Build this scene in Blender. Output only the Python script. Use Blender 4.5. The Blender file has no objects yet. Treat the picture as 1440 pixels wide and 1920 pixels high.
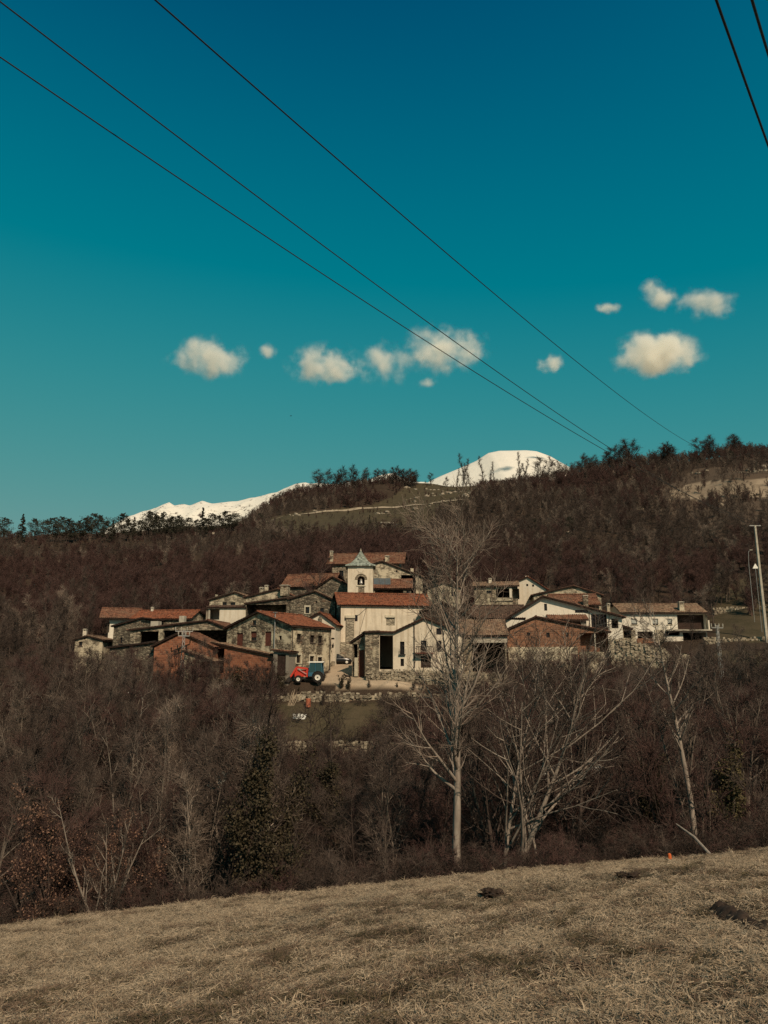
import bpy, bmesh, math, random
import numpy as np
from mathutils import Vector, Matrix

R = math.radians
random.seed(7)
rng = np.random.default_rng(7)
sc = bpy.context.scene
COL = sc.collection

# ------------------------------------------------------------------ camera, sky, sun, exposure
F = 1387.0                                   # focal length in photo pixels (1440 x 1920)
PITCH = math.atan((1250 - 960) / F)
EYE = np.array([0.0, 0.0, 1.65])
cam_d = bpy.data.cameras.new('camera')
cam = bpy.data.objects.new('camera', cam_d)
COL.objects.link(cam)
cam.location = EYE
cam.rotation_euler = (math.pi / 2 + PITCH, 0, 0)
cam_d.sensor_fit = 'VERTICAL'
cam_d.sensor_height = 36.0
cam_d.lens = 36.0 * F / 1920
cam_d.clip_start = 0.1
cam_d.clip_end = 30000
sc.camera = cam

SUN_AZ = 24.0     # degrees to the right of straight behind the camera
SUN_EL = 43.0
world = bpy.data.worlds.new('World')
sc.world = world
world.use_nodes = True
wn = world.node_tree
for n in list(wn.nodes):
    wn.nodes.remove(n)
sky = wn.nodes.new('ShaderNodeTexSky')
sky.sky_type = 'NISHITA'
sky.sun_disc = False
sky.sun_elevation = R(SUN_EL)
sky.sun_rotation = R(180 - SUN_AZ)
sky.altitude = 1000
sky.air_density = 1.0
sky.dust_density = 0.6
sky.ozone_density = 2.0
bg = wn.nodes.new('ShaderNodeBackground')
bg.inputs['Strength'].default_value = 0.05
wo = wn.nodes.new('ShaderNodeOutputWorld')
sep = wn.nodes.new('ShaderNodeSeparateColor')
com = wn.nodes.new('ShaderNodeCombineColor')
wn.links.new(sky.outputs[0], sep.inputs[0])
def wmath(op, a, b=None, c=None):
    m = wn.nodes.new('ShaderNodeMath'); m.operation = op
    for i, x in enumerate((a, b, c)):
        if x is None: continue
        if isinstance(x, (int, float)): m.inputs[i].default_value = x
        else: wn.links.new(x, m.inputs[i])
    return m.outputs[0]
EXPO = -0.2
SKYN = 1.0 / (0.05 * 2 ** EXPO)
# the photograph's teal print tone: one smooth response per channel, the same over the whole sky; red raised so unseen sky near the sun warms the shade
for i, (a_, s_, k_) in enumerate(((1.6, 0.98, 23.0), (0.357, 0.893, -0.222), (0.3154, 1.69, -1.3187))):
    x_ = wmath('MAXIMUM', sep.outputs[i], s_)
    o = wmath('MULTIPLY', wmath('DIVIDE', wmath('SUBTRACT', x_, s_), wmath('ADD', x_, k_)), a_ * SKYN)
    wn.links.new(o, com.inputs[i])
wn.links.new(com.outputs[0], bg.inputs['Color'])
wn.links.new(bg.outputs[0], wo.inputs['Surface'])

sun_d = bpy.data.lights.new('sun', 'SUN')
sun = bpy.data.objects.new('sun', sun_d)
COL.objects.link(sun)
sun_d.energy = 4.9
sun_d.angle = R(0.53)
sun_d.color = (1.0, 0.80, 0.585)
sdir = Vector((math.sin(R(SUN_AZ)) * math.cos(R(SUN_EL)), -math.cos(R(SUN_AZ)) * math.cos(R(SUN_EL)), math.sin(R(SUN_EL))))
sun.rotation_euler = sdir.to_track_quat('Z', 'Y').to_euler()
sun.location = (30, -60, 80)

sc.view_settings.view_transform = 'Standard'
sc.view_settings.look = 'None'
sc.view_settings.gamma = 1.0
sc.view_settings.use_curve_mapping = False
sc.view_settings.exposure = EXPO
sc.render.engine = 'CYCLES'
cy = sc.cycles
cy.max_bounces = 8
cy.diffuse_bounces = 2
cy.glossy_bounces = 2
cy.transmission_bounces = 2
cy.transparent_max_bounces = 6
cy.volume_bounces = 8
cy.volume_max_steps = 96
cy.sample_clamp_indirect = 4.0
cy.use_denoising = True
cy.denoiser = 'OPENIMAGEDENOISE'
cy.denoising_prefilter = 'NONE'

# ------------------------------------------------------------------ helpers: pixels to places, terrain
def ray(u, v):
    x = (u - 720) / F; y = (960 - v) / F
    cp, sp = math.cos(PITCH), math.sin(PITCH)
    return np.array([x, cp - y * sp, sp + y * cp])
def P(u, v, Y):
    d = ray(u, v)
    return EYE + d * (Y / d[1])
def XU(u, Y):                     # world x of a photo column at depth Y, near eye level
    return P(u, 1250, Y)[0]
def pix(p):                       # world point -> photo pixel
    q = np.asarray(p) - EYE
    cp, sp = math.cos(PITCH), math.sin(PITCH)
    f = q[..., 1] * cp + q[..., 2] * sp
    up = -q[..., 1] * sp + q[..., 2] * cp
    return 720 + F * q[..., 0] / f, 960 - F * up / f

TU = np.array([-900, -300, 0, 200, 400, 560, 720, 900, 1100, 1300, 1440, 1700, 2300.0])
TT = [
 (54,  [1790,1760,1740,1718,1700,1682,1660,1645,1628,1608,1595,1570,1540]),
 (60,  [1770,1735,1714,1700,1688,1672,1655,1640,1622,1600,1584,1560,1530]),
 (68,  [1700,1660,1640,1622,1600,1578,1555,1545,1532,1515,1503,1485,1460]),
 (78,  [1570,1535,1516,1500,1480,1462,1449,1448,1440,1432,1425,1410,1390]),
 (86,  [1470,1445,1430,1412,1400,1392,1392,1392,1388,1385,1380,1365,1345]),
 (92,  [1410,1390,1378,1358,1345,1342,1340,1345,1345,1335,1322,1305,1290]),
 (94.5,[1385,1370,1355,1330,1318,1316,1316,1322,1325,1318,1305,1290,1275]),
 (97,  [1365,1348,1332,1300,1290,1283,1280,1290,1305,1300,1285,1265,1250]),
 (105, [1325,1310,1292,1268,1262,1262,1258,1265,1275,1266,1247,1230,1210]),
 (118, [1290,1272,1262,1250,1235,1215,1215,1220,1228,1219,1205,1190,1170]),
 (135, [1255,1242,1235,1215,1185,1150,1140,1160,1175,1175,1150,1130,1110]),
 (155, [1220,1205,1200,1175,1145,1105,1095,1120,1130,1120,1090,1070,1050]),
 (190, [1165,1155,1150,1125,1095,1065,1060,1070,1070,1060,1020,1000,980]),
 (250, [1085,1078,1075,1065,1045,1030,1020,1010,1000, 980, 940, 915, 890]),
 (330, [1010,1006,1003,1003,1000, 992, 985, 960, 940, 910, 888, 860, 840]),
 (420, [1020,1012,1010,1008, 987, 952, 947, 918, 888, 862, 850, 830, 815]),
 (520, [1045,1035,1030,1028, 995, 921, 906, 908, 900, 880, 870, 850, 840]),
 (650, [1075,1065,1060,1060,1020, 965, 950, 945, 930, 915, 905, 890, 880]),
 (1000,[1130,1120,1110,1110,1080,1040,1030,1020,1000, 990, 985, 975, 970]),
 (4000,[1210]*13),
 (26000,[1246]*13)]
TY = np.array([t[0] for t in TT], float)
TV = np.array([t[1] for t in TT], float)
def vnoise(x, y, s, seed=0):
    x = np.asarray(x) / s; y = np.asarray(y) / s
    ix = np.floor(x).astype(np.int64); iy = np.floor(y).astype(np.int64)
    fx = x - ix; fy = y - iy
    fx = fx * fx * (3 - 2 * fx); fy = fy * fy * (3 - 2 * fy)
    def hsh(a, b):
        n = (a * 374761393 + b * 668265263 + seed * 974711) & 0xffffffff
        n = ((n ^ (n >> 13)) * 1274126177) & 0xffffffff
        return ((n ^ (n >> 16)) & 0xffff) / 65535.0
    a = hsh(ix, iy); b = hsh(ix + 1, iy); c = hsh(ix, iy + 1); d = hsh(ix + 1, iy + 1)
    return (a * (1 - fx) + b * fx) * (1 - fy) + (c * (1 - fx) + d * fx) * fy - 0.5
def meadow_z(X, Y):
    z = -0.227 * Y + 0.09 * X
    z = z + 0.5 * vnoise(X, Y, 9, 3) + 0.22 * vnoise(X, Y, 3.1, 4) + 0.07 * vnoise(X, Y, 1.1, 5)
    return z
def H(X, Y):
    X = np.asarray(X, float); Y = np.asarray(Y, float)
    X, Y = np.broadcast_arrays(X, Y)
    Ys = np.maximum(Y, 54.0)
    u = np.clip(720 + 1417 * X / np.maximum(Y, 40), TU[0], TU[-1])
    iu = np.clip(np.searchsorted(TU, u) - 1, 0, len(TU) - 2)
    fu = (u - TU[iu]) / (TU[iu + 1] - TU[iu])
    fu = fu * fu * (3 - 2 * fu) * 0.5 + fu * 0.5
    iy = np.clip(np.searchsorted(TY, Ys) - 1, 0, len(TY) - 2)
    l = np.log(Ys); fy = np.clip((l - np.log(TY[iy])) / (np.log(TY[iy + 1]) - np.log(TY[iy])), 0, 1)
    v = (TV[iy, iu] * (1 - fu) + TV[iy, iu + 1] * fu) * (1 - fy) + (TV[iy + 1, iu] * (1 - fu) + TV[iy + 1, iu + 1] * fu) * fy
    y = (960 - v) / F
    cp, sp = math.cos(PITCH), math.sin(PITCH)
    far = EYE[2] + (sp + y * cp) / (cp - y * sp) * np.maximum(Y, 54)
    amp = np.clip((Y - 54) / 200, 0, 1)
    far = far + 0.5 * vnoise(X, Y, 7, 11) + amp * (5 * vnoise(X, Y, 45, 12) + 2.4 * vnoise(X, Y, 17, 13))
    near = meadow_z(X, Y)
    edge = 40 + 2.2 * vnoise(X, Y * 0, 11, 21)
    drop = np.clip(Y - edge, 0, 30)
    near = near - 0.055 * drop ** 2
    w = np.clip((Y - 45) / 9, 0, 1); w = w * w * (3 - 2 * w)
    return near * (1 - w) + far * w
def h1(x, y): return float(H(x, y))
def ground_px(u, v, Ymin=46, Ymax=700):
    """the place on the ground that shows at this photo pixel"""
    Ys = np.exp(np.linspace(math.log(Ymin), math.log(Ymax), 1500))
    d = ray(u, v); X = Ys * d[0] / d[1]; Z = EYE[2] + Ys * d[2] / d[1]
    hit = np.nonzero(H(X, Ys) >= Z)[0]
    i = hit[0] if len(hit) else len(Ys) - 1
    return np.array([X[i], Ys[i], h1(X[i], Ys[i])])

# ------------------------------------------------------------------ helpers: objects
def tag(o, label=None, cat=None, group=None, kind=None):
    if label: o['label'] = label
    if cat: o['category'] = cat
    if group: o['group'] = group
    if kind: o['kind'] = kind
    return o
def empty(name, loc, rz=0, label=None, cat=None, group=None):
    o = bpy.data.objects.new(name, None)
    COL.objects.link(o)
    o.location = loc; o.rotation_euler = (0, 0, rz)
    o.empty_display_size = 0.3
    return tag(o, label, cat, group)
def mesh_obj(name, me, mat=None, parent=None):
    o = bpy.data.objects.new(name, me)
    COL.objects.link(o)
    if mat and not me.materials: me.materials.append(mat)
    if parent: o.parent = parent
    return o
def np_mesh(name, verts, faces4=None, faces3=None, mat=None, smooth=False):
    me = bpy.data.meshes.new(name)
    verts = np.asarray(verts, np.float32)
    q = np.zeros((0, 4), np.int32) if faces4 is None or len(faces4) == 0 else np.asarray(faces4, np.int32)
    t = np.zeros((0, 3), np.int32) if faces3 is None or len(faces3) == 0 else np.asarray(faces3, np.int32)
    me.vertices.add(len(verts)); me.vertices.foreach_set('co', verts.ravel())
    me.loops.add(q.size + t.size)
    me.loops.foreach_set('vertex_index', np.concatenate([q.ravel(), t.ravel()]))
    me.polygons.add(len(q) + len(t))
    st = np.concatenate([np.arange(len(q)) * 4, q.size + np.arange(len(t)) * 3]).astype(np.int32)
    me.polygons.foreach_set('loop_start', st)
    if smooth: me.polygons.foreach_set('use_smooth', np.ones(len(st), bool))
    me.update(calc_edges=True)
    if mat: me.materials.append(mat)
    return me
class MB:
    """collects boxes, prisms and tubes, then links them as ONE mesh object"""
    def __init__(s): s.v = []; s.f = []
    def add(s, vs, fs):
        n = len(s.v); s.v += [tuple(map(float, p)) for p in vs]; s.f += [tuple(i + n for i in f) for f in fs]; return s
    def box(s, a, b):
        x0, y0, z0 = a; x1, y1, z1 = b
        return s.add([(x0,y0,z0),(x1,y0,z0),(x1,y1,z0),(x0,y1,z0),(x0,y0,z1),(x1,y0,z1),(x1,y1,z1),(x0,y1,z1)],
                     [(0,3,2,1),(4,5,6,7),(0,1,5,4),(1,2,6,5),(2,3,7,6),(3,0,4,7)])
    def prism(s, poly, axis, a, b):
        n = len(poly); vs = []
        for t in (a, b):
            for p, q in poly:
                vs.append({'x': (t, p, q), 'y': (p, t, q), 'z': (p, q, t)}[axis])
        return s.add(vs, [tuple(range(n))[::-1], tuple(range(n, 2 * n))] + [(i, (i + 1) % n, n + (i + 1) % n, n + i) for i in range(n)])
    def tube(s, pts, rad, k=6, cap=True):
        pts = [Vector(p) for p in pts]; n = len(pts); vs = []; fs = []
        if not hasattr(rad, '__len__'): rad = [rad] * n
        ref = Vector((0.31, 0.22, 0.93))
        for i, p in enumerate(pts):
            d = (pts[min(i + 1, n - 1)] - pts[max(i - 1, 0)]).normalized()
            a = d.cross(ref)
            if a.length < 0.05: a = d.cross(Vector((1, 0, 0)))
            a.normalize(); b = d.cross(a)
            for j in range(k):
                t = 2 * math.pi * j / k
                vs.append(p + (a * math.cos(t) + b * math.sin(t)) * rad[i])
        for i in range(n - 1):
            for j in range(k):
                fs.append((i * k + j, i * k + (j + 1) % k, (i + 1) * k + (j + 1) % k, (i + 1) * k + j))
        if cap: fs += [tuple(range(k))[::-1], tuple(range((n - 1) * k, n * k))]
        return s.add(vs, fs)
    def lathe(s, prof, c=(0, 0, 0), axis='z', k=14, cap=True):
        vs = []; fs = []; n = len(prof)
        for r, h in prof:
            for j in range(k):
                t = 2 * math.pi * j / k; x, y = r * math.cos(t), r * math.sin(t)
                q = {'z': (x, y, h), 'y': (x, h, y), 'x': (h, x, y)}[axis]
                vs.append((q[0] + c[0], q[1] + c[1], q[2] + c[2]))
        for i in range(n - 1):
            for j in range(k):
                fs.append((i * k + j, i * k + (j + 1) % k, (i + 1) * k + (j + 1) % k, (i + 1) * k + j))
        if cap: fs += [tuple(range(k))[::-1], tuple(range((n - 1) * k, n * k))]
        return s.add(vs, fs)
    def build(s, name, mat=None, parent=None, smooth=False, fix=True):
        me = bpy.data.meshes.new(name)
        me.from_pydata(s.v, [], s.f)
        if fix:
            bm = bmesh.new(); bm.from_mesh(me); bmesh.ops.recalc_face_normals(bm, faces=bm.faces); bm.to_mesh(me); bm.free()
        if smooth:
            for p in me.polygons: p.use_smooth = True
        return mesh_obj(name, me, mat, parent)
def copy_tree(o, parent=None):
    c = o.copy(); COL.objects.link(c); c.parent = parent
    for ch in o.children: copy_tree(ch, c)
    return c

# ------------------------------------------------------------------ materials
class Mat:
    def __init__(s, name, rough=0.9, spec=0.2):
        s.m = bpy.data.materials.new(name); s.m.use_nodes = True
        s.nt = s.m.node_tree; s.b = s.nt.nodes['Principled BSDF']
        s.b.inputs['Roughness'].default_value = rough
        s.b.inputs['Specular IOR Level'].default_value = spec
        s.tc = None
    def n(s, t, **kw):
        nd = s.nt.nodes.new(t)
        for k, v in kw.items():
            if k.startswith('p_'): setattr(nd, k[2:], v)
            else:
                key = int(k[1:]) if k[0] == 'i' and k[1:].isdigit() else k.replace('_', ' ')
                s.inp(nd.inputs[key], v)
        return nd
    def inp(s, sock, v):
        if isinstance(v, bpy.types.NodeSocket): s.nt.links.new(v, sock)
        elif isinstance(v, tuple) and len(v) == 3 and sock.type == 'RGBA': sock.default_value = (*v, 1)
        else: sock.default_value = v
    def coord(s, scale=(1, 1, 1), kind='Object'):
        if not s.tc: s.tc = s.nt.nodes.new('ShaderNodeTexCoord')
        mp = s.n('ShaderNodeMapping'); s.nt.links.new(s.tc.outputs[kind], mp.inputs[0])
        mp.inputs['Scale'].default_value = scale
        return mp.outputs[0]
    def noise(s, scale, detail=4, vec=None, rough=0.6):
        return s.n('ShaderNodeTexNoise', Vector=vec if vec else s.coord(), Scale=scale, Detail=detail, Roughness=rough).outputs[0]
    def ramp(s, fac, stops, interp='LINEAR'):
        r = s.nt.nodes.new('ShaderNodeValToRGB'); r.color_ramp.interpolation = interp
        el = r.color_ramp.elements
        while len(el) < len(stops): el.new(0.5)
        for e, (p, c) in zip(el, stops):
            e.position = p; e.color = (*c, 1) if hasattr(c, '__len__') else (c, c, c, 1)
        s.inp(r.inputs[0], fac); return r.outputs[0]
    def mix(s, fac, a, b, mode='MIX'):
        m = s.nt.nodes.new('ShaderNodeMix'); m.data_type = 'RGBA'; m.blend_type = mode
        s.inp(m.inputs[0], fac); s.inp(m.inputs[6], a); s.inp(m.inputs[7], b); return m.outputs[2]
    def math(s, op, a, b=0.0):
        m = s.n('ShaderNodeMath', p_operation=op, i0=a, i1=b); return m.outputs[0]
    def col(s, c): s.inp(s.b.inputs['Base Color'], c); return s
    def bump(s, h, strength=0.5, dist=0.05):
        b = s.n('ShaderNodeBump', Height=h, Strength=strength, Distance=dist); s.nt.links.new(b.outputs[0], s.b.inputs['Normal']); return s
    def rnd(s): return s.n('ShaderNodeObjectInfo').outputs['Random']

def plain(name, c, rough=0.8, var=0.25, scale=3.0, spec=0.2, metal=0.0):
    k = Mat(name, rough, spec); k.b.inputs['Metallic'].default_value = metal
    f = k.noise(scale)
    k.col(k.mix(k.ramp(f, [(0.3, 0.0), (0.7, 1.0)]), tuple(x * (1 - var) for x in c), tuple(min(1, x * (1 + var)) for x in c)))
    return k.m
def stone(name, dark, light, size=0.3, plaster=None, pl_amt=0.5, tint=(0.20, 0.13, 0.09)):
    k = Mat(name, 0.95, 0.1)
    w = k.n('ShaderNodeVectorMath', p_operation='MULTIPLY_ADD')
    ns = k.n('ShaderNodeTexNoise', Vector=k.coord(), Scale=2.5, Detail=2)
    k.nt.links.new(ns.outputs[1], w.inputs[0]); w.inputs[1].default_value = (0.12,) * 3
    k.nt.links.new(k.coord(), w.inputs[2])
    mp = k.n('ShaderNodeMapping', Vector=w.outputs[0]); mp.inputs['Scale'].default_value = (1 / size, 1 / size, 1.9 / size)
    vo = k.n('ShaderNodeTexVoronoi', Vector=mp.outputs[0], Scale=1.0)
    ve = k.n('ShaderNodeTexVoronoi', Vector=mp.outputs[0], Scale=1.0, p_feature='DISTANCE_TO_EDGE')
    sp = k.n('ShaderNodeSeparateColor', i0=vo.outputs['Color'])
    c = k.ramp(sp.outputs[0], [(0.0, dark), (0.45, tuple((a + b) / 2 for a, b in zip(dark, light))), (0.8, light), (1.0, tint)])
    j = k.ramp(ve.outputs[0], [(0.02, 1.0), (0.10, 0.0)])
    c = k.mix(j, c, tuple(x * 0.30 for x in light))
    c = k.mix(k.ramp(k.noise(0.45, 5), [(0.35, 0.0), (0.75, 0.65)]), c, tuple(x * 0.5 for x in dark))
    h = k.ramp(ve.outputs[0], [(0.0, 0.0), (0.18, 1.0)])
    if plaster:
        pm = k.ramp(k.noise(0.55, 6, rough=0.65), [(0.5 - 0.3 * (pl_amt - 0.5) - 0.06, 0.0), (0.5 - 0.3 * (pl_amt - 0.5) + 0.06, 1.0)])
        c = k.mix(pm, c, k.mix(k.noise(4.0), tuple(x * 0.75 for x in plaster), plaster))
        h = k.mix(pm, h, (0.8, 0.8, 0.8))
    k.col(c).bump(h, 0.7, 0.06)
    return k.m
def plaster(name, c, stain=0.5, streak=(0.5, 0.42, 0.3)):
    k = Mat(name, 0.95, 0.1)
    a = k.noise(3.0, 6)
    st = k.noise(1.0, 6, k.coord((2.2, 2.2, 0.16)))
    base = k.mix(k.ramp(a, [(0.3, 0.0), (0.75, 1.0)]), tuple(x * 0.82 for x in c), c)
    base = k.mix(k.ramp(st, [(0.48, 0.0), (0.78, stain)]), base, tuple(x * y for x, y in zip(c, streak)))
    base = k.mix(k.ramp(k.noise(0.5, 5), [(0.5, 0.0), (0.72, stain)]), base, tuple(x * 0.62 for x in c))
    k.col(base).bump(k.noise(9, 5), 0.25, 0.02)
    return k.m
def brick(name, c1, c2, mortar):
    k = Mat(name, 0.95, 0.1)
    sx = k.n('ShaderNodeSeparateXYZ', i0=k.coord())
    s = k.math('ADD', sx.outputs[0], sx.outputs[1])
    v = k.n('ShaderNodeCombineXYZ', i0=s, i1=sx.outputs[2])
    b = k.n('ShaderNodeTexBrick', Vector=v.outputs[0], Color1=c1, Color2=c2, Mortar=mortar, Scale=1.0, Mortar_Size=0.022, Brick_Width=0.52, Row_Height=0.26, Mortar_Smooth=0.2)
    c = k.mix(k.ramp(k.noise(1.4, 6), [(0.35, 0.0), (0.75, 0.75)]), b.outputs[0], tuple(x * 0.45 for x in c1))
    c = k.mix(k.ramp(k.noise(5, 5), [(0.5, 0.0), (0.8, 0.6)]), c, mortar)
    k.col(c).bump(k.math('SUBTRACT', 1.0, b.outputs[1]), 0.5, 0.03)
    return k.m
def tiles(name, a, b, lichen, li=0.5):
    k = Mat(name, 0.9, 0.15)
    sn = k.n('ShaderNodeVectorMath', p_operation='SNAP', i0=k.coord(), i1=(0.27, 0.27, 0.21))
    wv = k.n('ShaderNodeTexWhiteNoise', i0=sn.outputs[0])
    c = k.ramp(wv.outputs[0], [(0.0, tuple(x * 0.45 for x in a)), (0.35, a), (0.8, b), (1.0, tuple(min(1, x * 1.25) for x in b))])
    c = k.mix(k.ramp(k.noise(0.8, 6, rough=0.7), [(0.42, 0.0), (0.68, li)]), c, lichen)
    c = k.mix(k.ramp(k.noise(2.6, 5), [(0.55, 0.0), (0.8, 0.8)]), c, tuple(x * 0.3 for x in a))
    k.col(c).bump(k.noise(12, 4), 0.3, 0.02)
    return k.m
def bark(name, a, b, scale=2.0, inst=0.35):
    k = Mat(name, 0.95, 0.1)
    c = k.mix(k.ramp(k.noise(scale, 5, k.coord((3, 3, 0.6))), [(0.3, 0.0), (0.7, 1.0)]), a, b)
    hs = k.n('ShaderNodeHueSaturation', Color=c, Value=k.math('ADD', 1 - inst / 2, k.math('MULTIPLY', k.rnd(), inst)))
    k.col(hs.outputs[0]); return k.m
def leafmat(name, a, b, trans=0.0):
    k = Mat(name, 0.75, 0.2)
    c = k.mix(k.ramp(k.noise(7.0, 2), [(0.35, 0.0), (0.65, 1.0)]), a, b)
    k.col(c); return k.m

M = {}
M['stone_pale'] = stone('pale_rubble_stone', (0.11, 0.088, 0.065), (0.56, 0.48, 0.35), 0.46, (0.56, 0.48, 0.35), 0.38)
M['stone_grey'] = stone('grey_rubble_stone', (0.055, 0.045, 0.036), (0.32, 0.27, 0.20), 0.46)
M['stone_mid'] = stone('brown_rubble_stone', (0.075, 0.06, 0.045), (0.42, 0.35, 0.255), 0.48, (0.46, 0.39, 0.28), 0.22)
M['stone_render'] = stone('rubble_stone_with_render', (0.070, 0.054, 0.040), (0.42, 0.35, 0.25), 0.55, (0.56, 0.48, 0.34), 0.38)
M['ashlar'] = stone('cut_stone', (0.26, 0.22, 0.165), (0.44, 0.38, 0.28), 0.62)
M['cream'] = plaster('cream_plaster', (0.68, 0.585, 0.455), 0.95, (0.42, 0.36, 0.29))
M['cream_clean'] = plaster('clean_cream_plaster', (0.70, 0.62, 0.50), 0.55)
M['white'] = plaster('white_plaster', (0.74, 0.675, 0.565), 0.3)
M['grey_plaster'] = plaster('grey_cement', (0.24, 0.21, 0.17), 0.5)
M['brick'] = brick('red_hollow_brick', (0.36, 0.135, 0.072), (0.13, 0.048, 0.03), (0.28, 0.19, 0.135))
M['brick_pale'] = brick('orange_brown_brick', (0.33, 0.15, 0.085), (0.11, 0.05, 0.033), (0.30, 0.22, 0.155))
M['tile_red'] = tiles('new_red_tile', (0.14, 0.047, 0.026), (0.20, 0.070, 0.036), (0.15, 0.082, 0.052), 0.5)
M['tile_mid'] = tiles('weathered_red_tile', (0.108, 0.045, 0.029), (0.17, 0.079, 0.048), (0.16, 0.11, 0.075), 0.6)
M['tile_old'] = tiles('old_brown_tile', (0.12, 0.070, 0.047), (0.21, 0.132, 0.088), (0.22, 0.17, 0.115), 0.7)
M['tile_dark'] = tiles('dark_old_tile', (0.055, 0.034, 0.026), (0.10, 0.06, 0.044), (0.09, 0.066, 0.048), 0.6)
M['slate'] = tiles('grey_slate', (0.17, 0.19, 0.165), (0.27, 0.29, 0.25), (0.22, 0.24, 0.19), 0.6)
M['wood'] = plain('dark_timber', (0.035, 0.021, 0.016), 0.9, 0.4, 5)
M['wood_red'] = plain('red_brown_timber', (0.10, 0.035, 0.024), 0.85, 0.35, 4)
M['wood_pale'] = plain('pale_timber', (0.30, 0.23, 0.16), 0.9, 0.3, 4)
M['sill'] = plain('pale_stone_surround', (0.50, 0.44, 0.33), 0.9, 0.2, 4)
M['dark_sill'] = plain('dark_sill', (0.10, 0.075, 0.06), 0.9, 0.3, 4)
M['concrete'] = plain('concrete', (0.38, 0.34, 0.275), 0.95, 0.2, 2)
M['metal_grey'] = plain('galvanised_metal', (0.36, 0.35, 0.33), 0.5, 0.15, 6, 0.4, 0.5)
M['metal_dark'] = plain('dark_metal', (0.03, 0.025, 0.022), 0.6, 0.2, 6, 0.3)
M['panel'] = plain('dark_slate_blue_panel', (0.07, 0.085, 0.095), 0.5, 0.2, 2, 0.4)
M['corrugated'] = plain('grey_corrugated_sheet', (0.26, 0.22, 0.18), 0.8, 0.3, 2)
g = Mat('window_glass', 0.12, 0.5); g.col((0.012, 0.011, 0.011)); M['glass'] = g.m
M['shutter'] = plain('grey_blind', (0.34, 0.35, 0.32), 0.6, 0.1, 3)
M['cloth_white'] = plain('white_cloth', (0.78, 0.74, 0.66), 0.8, 0.12, 4)

# ------------------------------------------------------------------ the ground: one sheet to the horizon
def inpoly(u, v, poly):
    r = np.zeros(np.shape(u), bool); n = len(poly)
    for i in range(n):
        x0, y0 = poly[i]; x1, y1 = poly[(i + 1) % n]
        if y0 == y1: continue
        c = ((y0 > v) != (y1 > v)) & (u < (x1 - x0) * (v - y0) / (y1 - y0) + x0)
        r ^= c
    return r
CLEAR = [(478,985),(500,976),(560,962),(640,955),(700,948),(780,905),(815,893),(905,893),(900,915),(880,938),(850,960),(800,985),(720,1003),(620,1008),(540,1003)]
QUARRY = [(1243,940),(1252,918),(1300,906),(1380,897),(1460,896),(1500,905),(1500,945),(1440,935),(1400,933),(1360,940),(1300,938)]
ROCKY = [(1190,955),(1195,930),(1250,912),(1300,880),(1440,868),(1500,880),(1500,960),(1400,985),(1300,975)]
RIGHTFIELD = [(1325,1222),(1475,1215),(1475,1262),(1330,1262)]
UPFIELD = [(1330,1098),(1440,1075),(1480,1080),(1480,1210),(1345,1200)]
STREET = [(585,1286),(612,1266),(622,1225),(640,1212),(668,1212),(700,1270),(790,1282),(790,1290),(640,1288)]
TERR = [(495,1312),(700,1318),(735,1340),(735,1392),(500,1392)]
BAND = [(470,1392),(735,1391),(735,1420),(470,1420)]
us = np.concatenate([np.linspace(-1700, -400, 40)[:-1], np.linspace(-400, 1840, 330), np.linspace(1840, 3140, 40)[1:]])
Ysr = np.concatenate([np.linspace(-30, 4, 18)[:-1], np.exp(np.linspace(math.log(4), math.log(46), 90))[:-1], np.linspace(46, 160, 150)[:-1], np.exp(np.linspace(math.log(160), math.log(700), 120))[:-1], np.exp(np.linspace(math.log(700), math.log(26000), 25))])
UU, YY = np.meshgrid(us, Ysr)
XX = (UU - 720) / 1417 * (YY + np.clip(40 - YY, 0, 60) * 0.6 )
ZZ = H(XX, YY)
gv = np.stack([XX, YY, ZZ], -1).reshape(-1, 3)
nr, nc = YY.shape
idx = np.arange(nr * nc).reshape(nr, nc)
gf = np.stack([idx[:-1, :-1], idx[:-1, 1:], idx[1:, 1:], idx[1:, :-1]], -1).reshape(-1, 4)
gu, gvv = pix(gv)
gY = gv[:, 1]
jit = 6 * vnoise(gv[:, 0], gv[:, 1], 9, 31) * (gY > 150)
def cover_of(x, y, z):
    u, v = pix(np.stack([x, y, z], -1)); u = u + 9 * vnoise(x, y, 8, 32); v = v + 5 * vnoise(x, y, 8, 33)
    nr_ = y < 150; u = u + nr_ * 16 * vnoise(x, y, 2.3, 37); v = v + nr_ * 9 * vnoise(x, y, 2.3, 38)
    far = y > 200
    c = np.zeros(np.shape(x) + (4,), np.float32)
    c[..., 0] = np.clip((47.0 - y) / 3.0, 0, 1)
    green = (inpoly(u, v, CLEAR) & far) | (inpoly(u, v, RIGHTFIELD) & (y > 90) & (y < 140)) | (inpoly(u, v, UPFIELD) & (y > 115) & (y < 260)) | (inpoly(u, v, TERR) & (y > 80) & (y < 98))
    c[..., 1] = green
    earth = (inpoly(u, v, QUARRY) & far) | (inpoly(u, v, STREET) & (y > 93) & (y < 118))
    c[..., 2] = earth * np.where(y > 150, 0.62 + 0.5 * vnoise(x, y, 6, 36), 1.0)
    c[..., 3] = ~earth & ((inpoly(u, v, BAND) & (y > 76) & (y < 92)) | (inpoly(u, v, ROCKY) & far))
    return c
cov = cover_of(gv[:, 0], gv[:, 1], gv[:, 2])
gm = Mat('ground_earth_and_litter', 1.0, 0.05)
at = gm.n('ShaderNodeAttribute', p_attribute_name='cover')
sp = gm.n('ShaderNodeSeparateColor', i0=at.outputs['Color'])
n1 = gm.noise(0.35, 8, rough=0.7); n2 = gm.noise(6.0, 6, rough=0.7)
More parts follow.
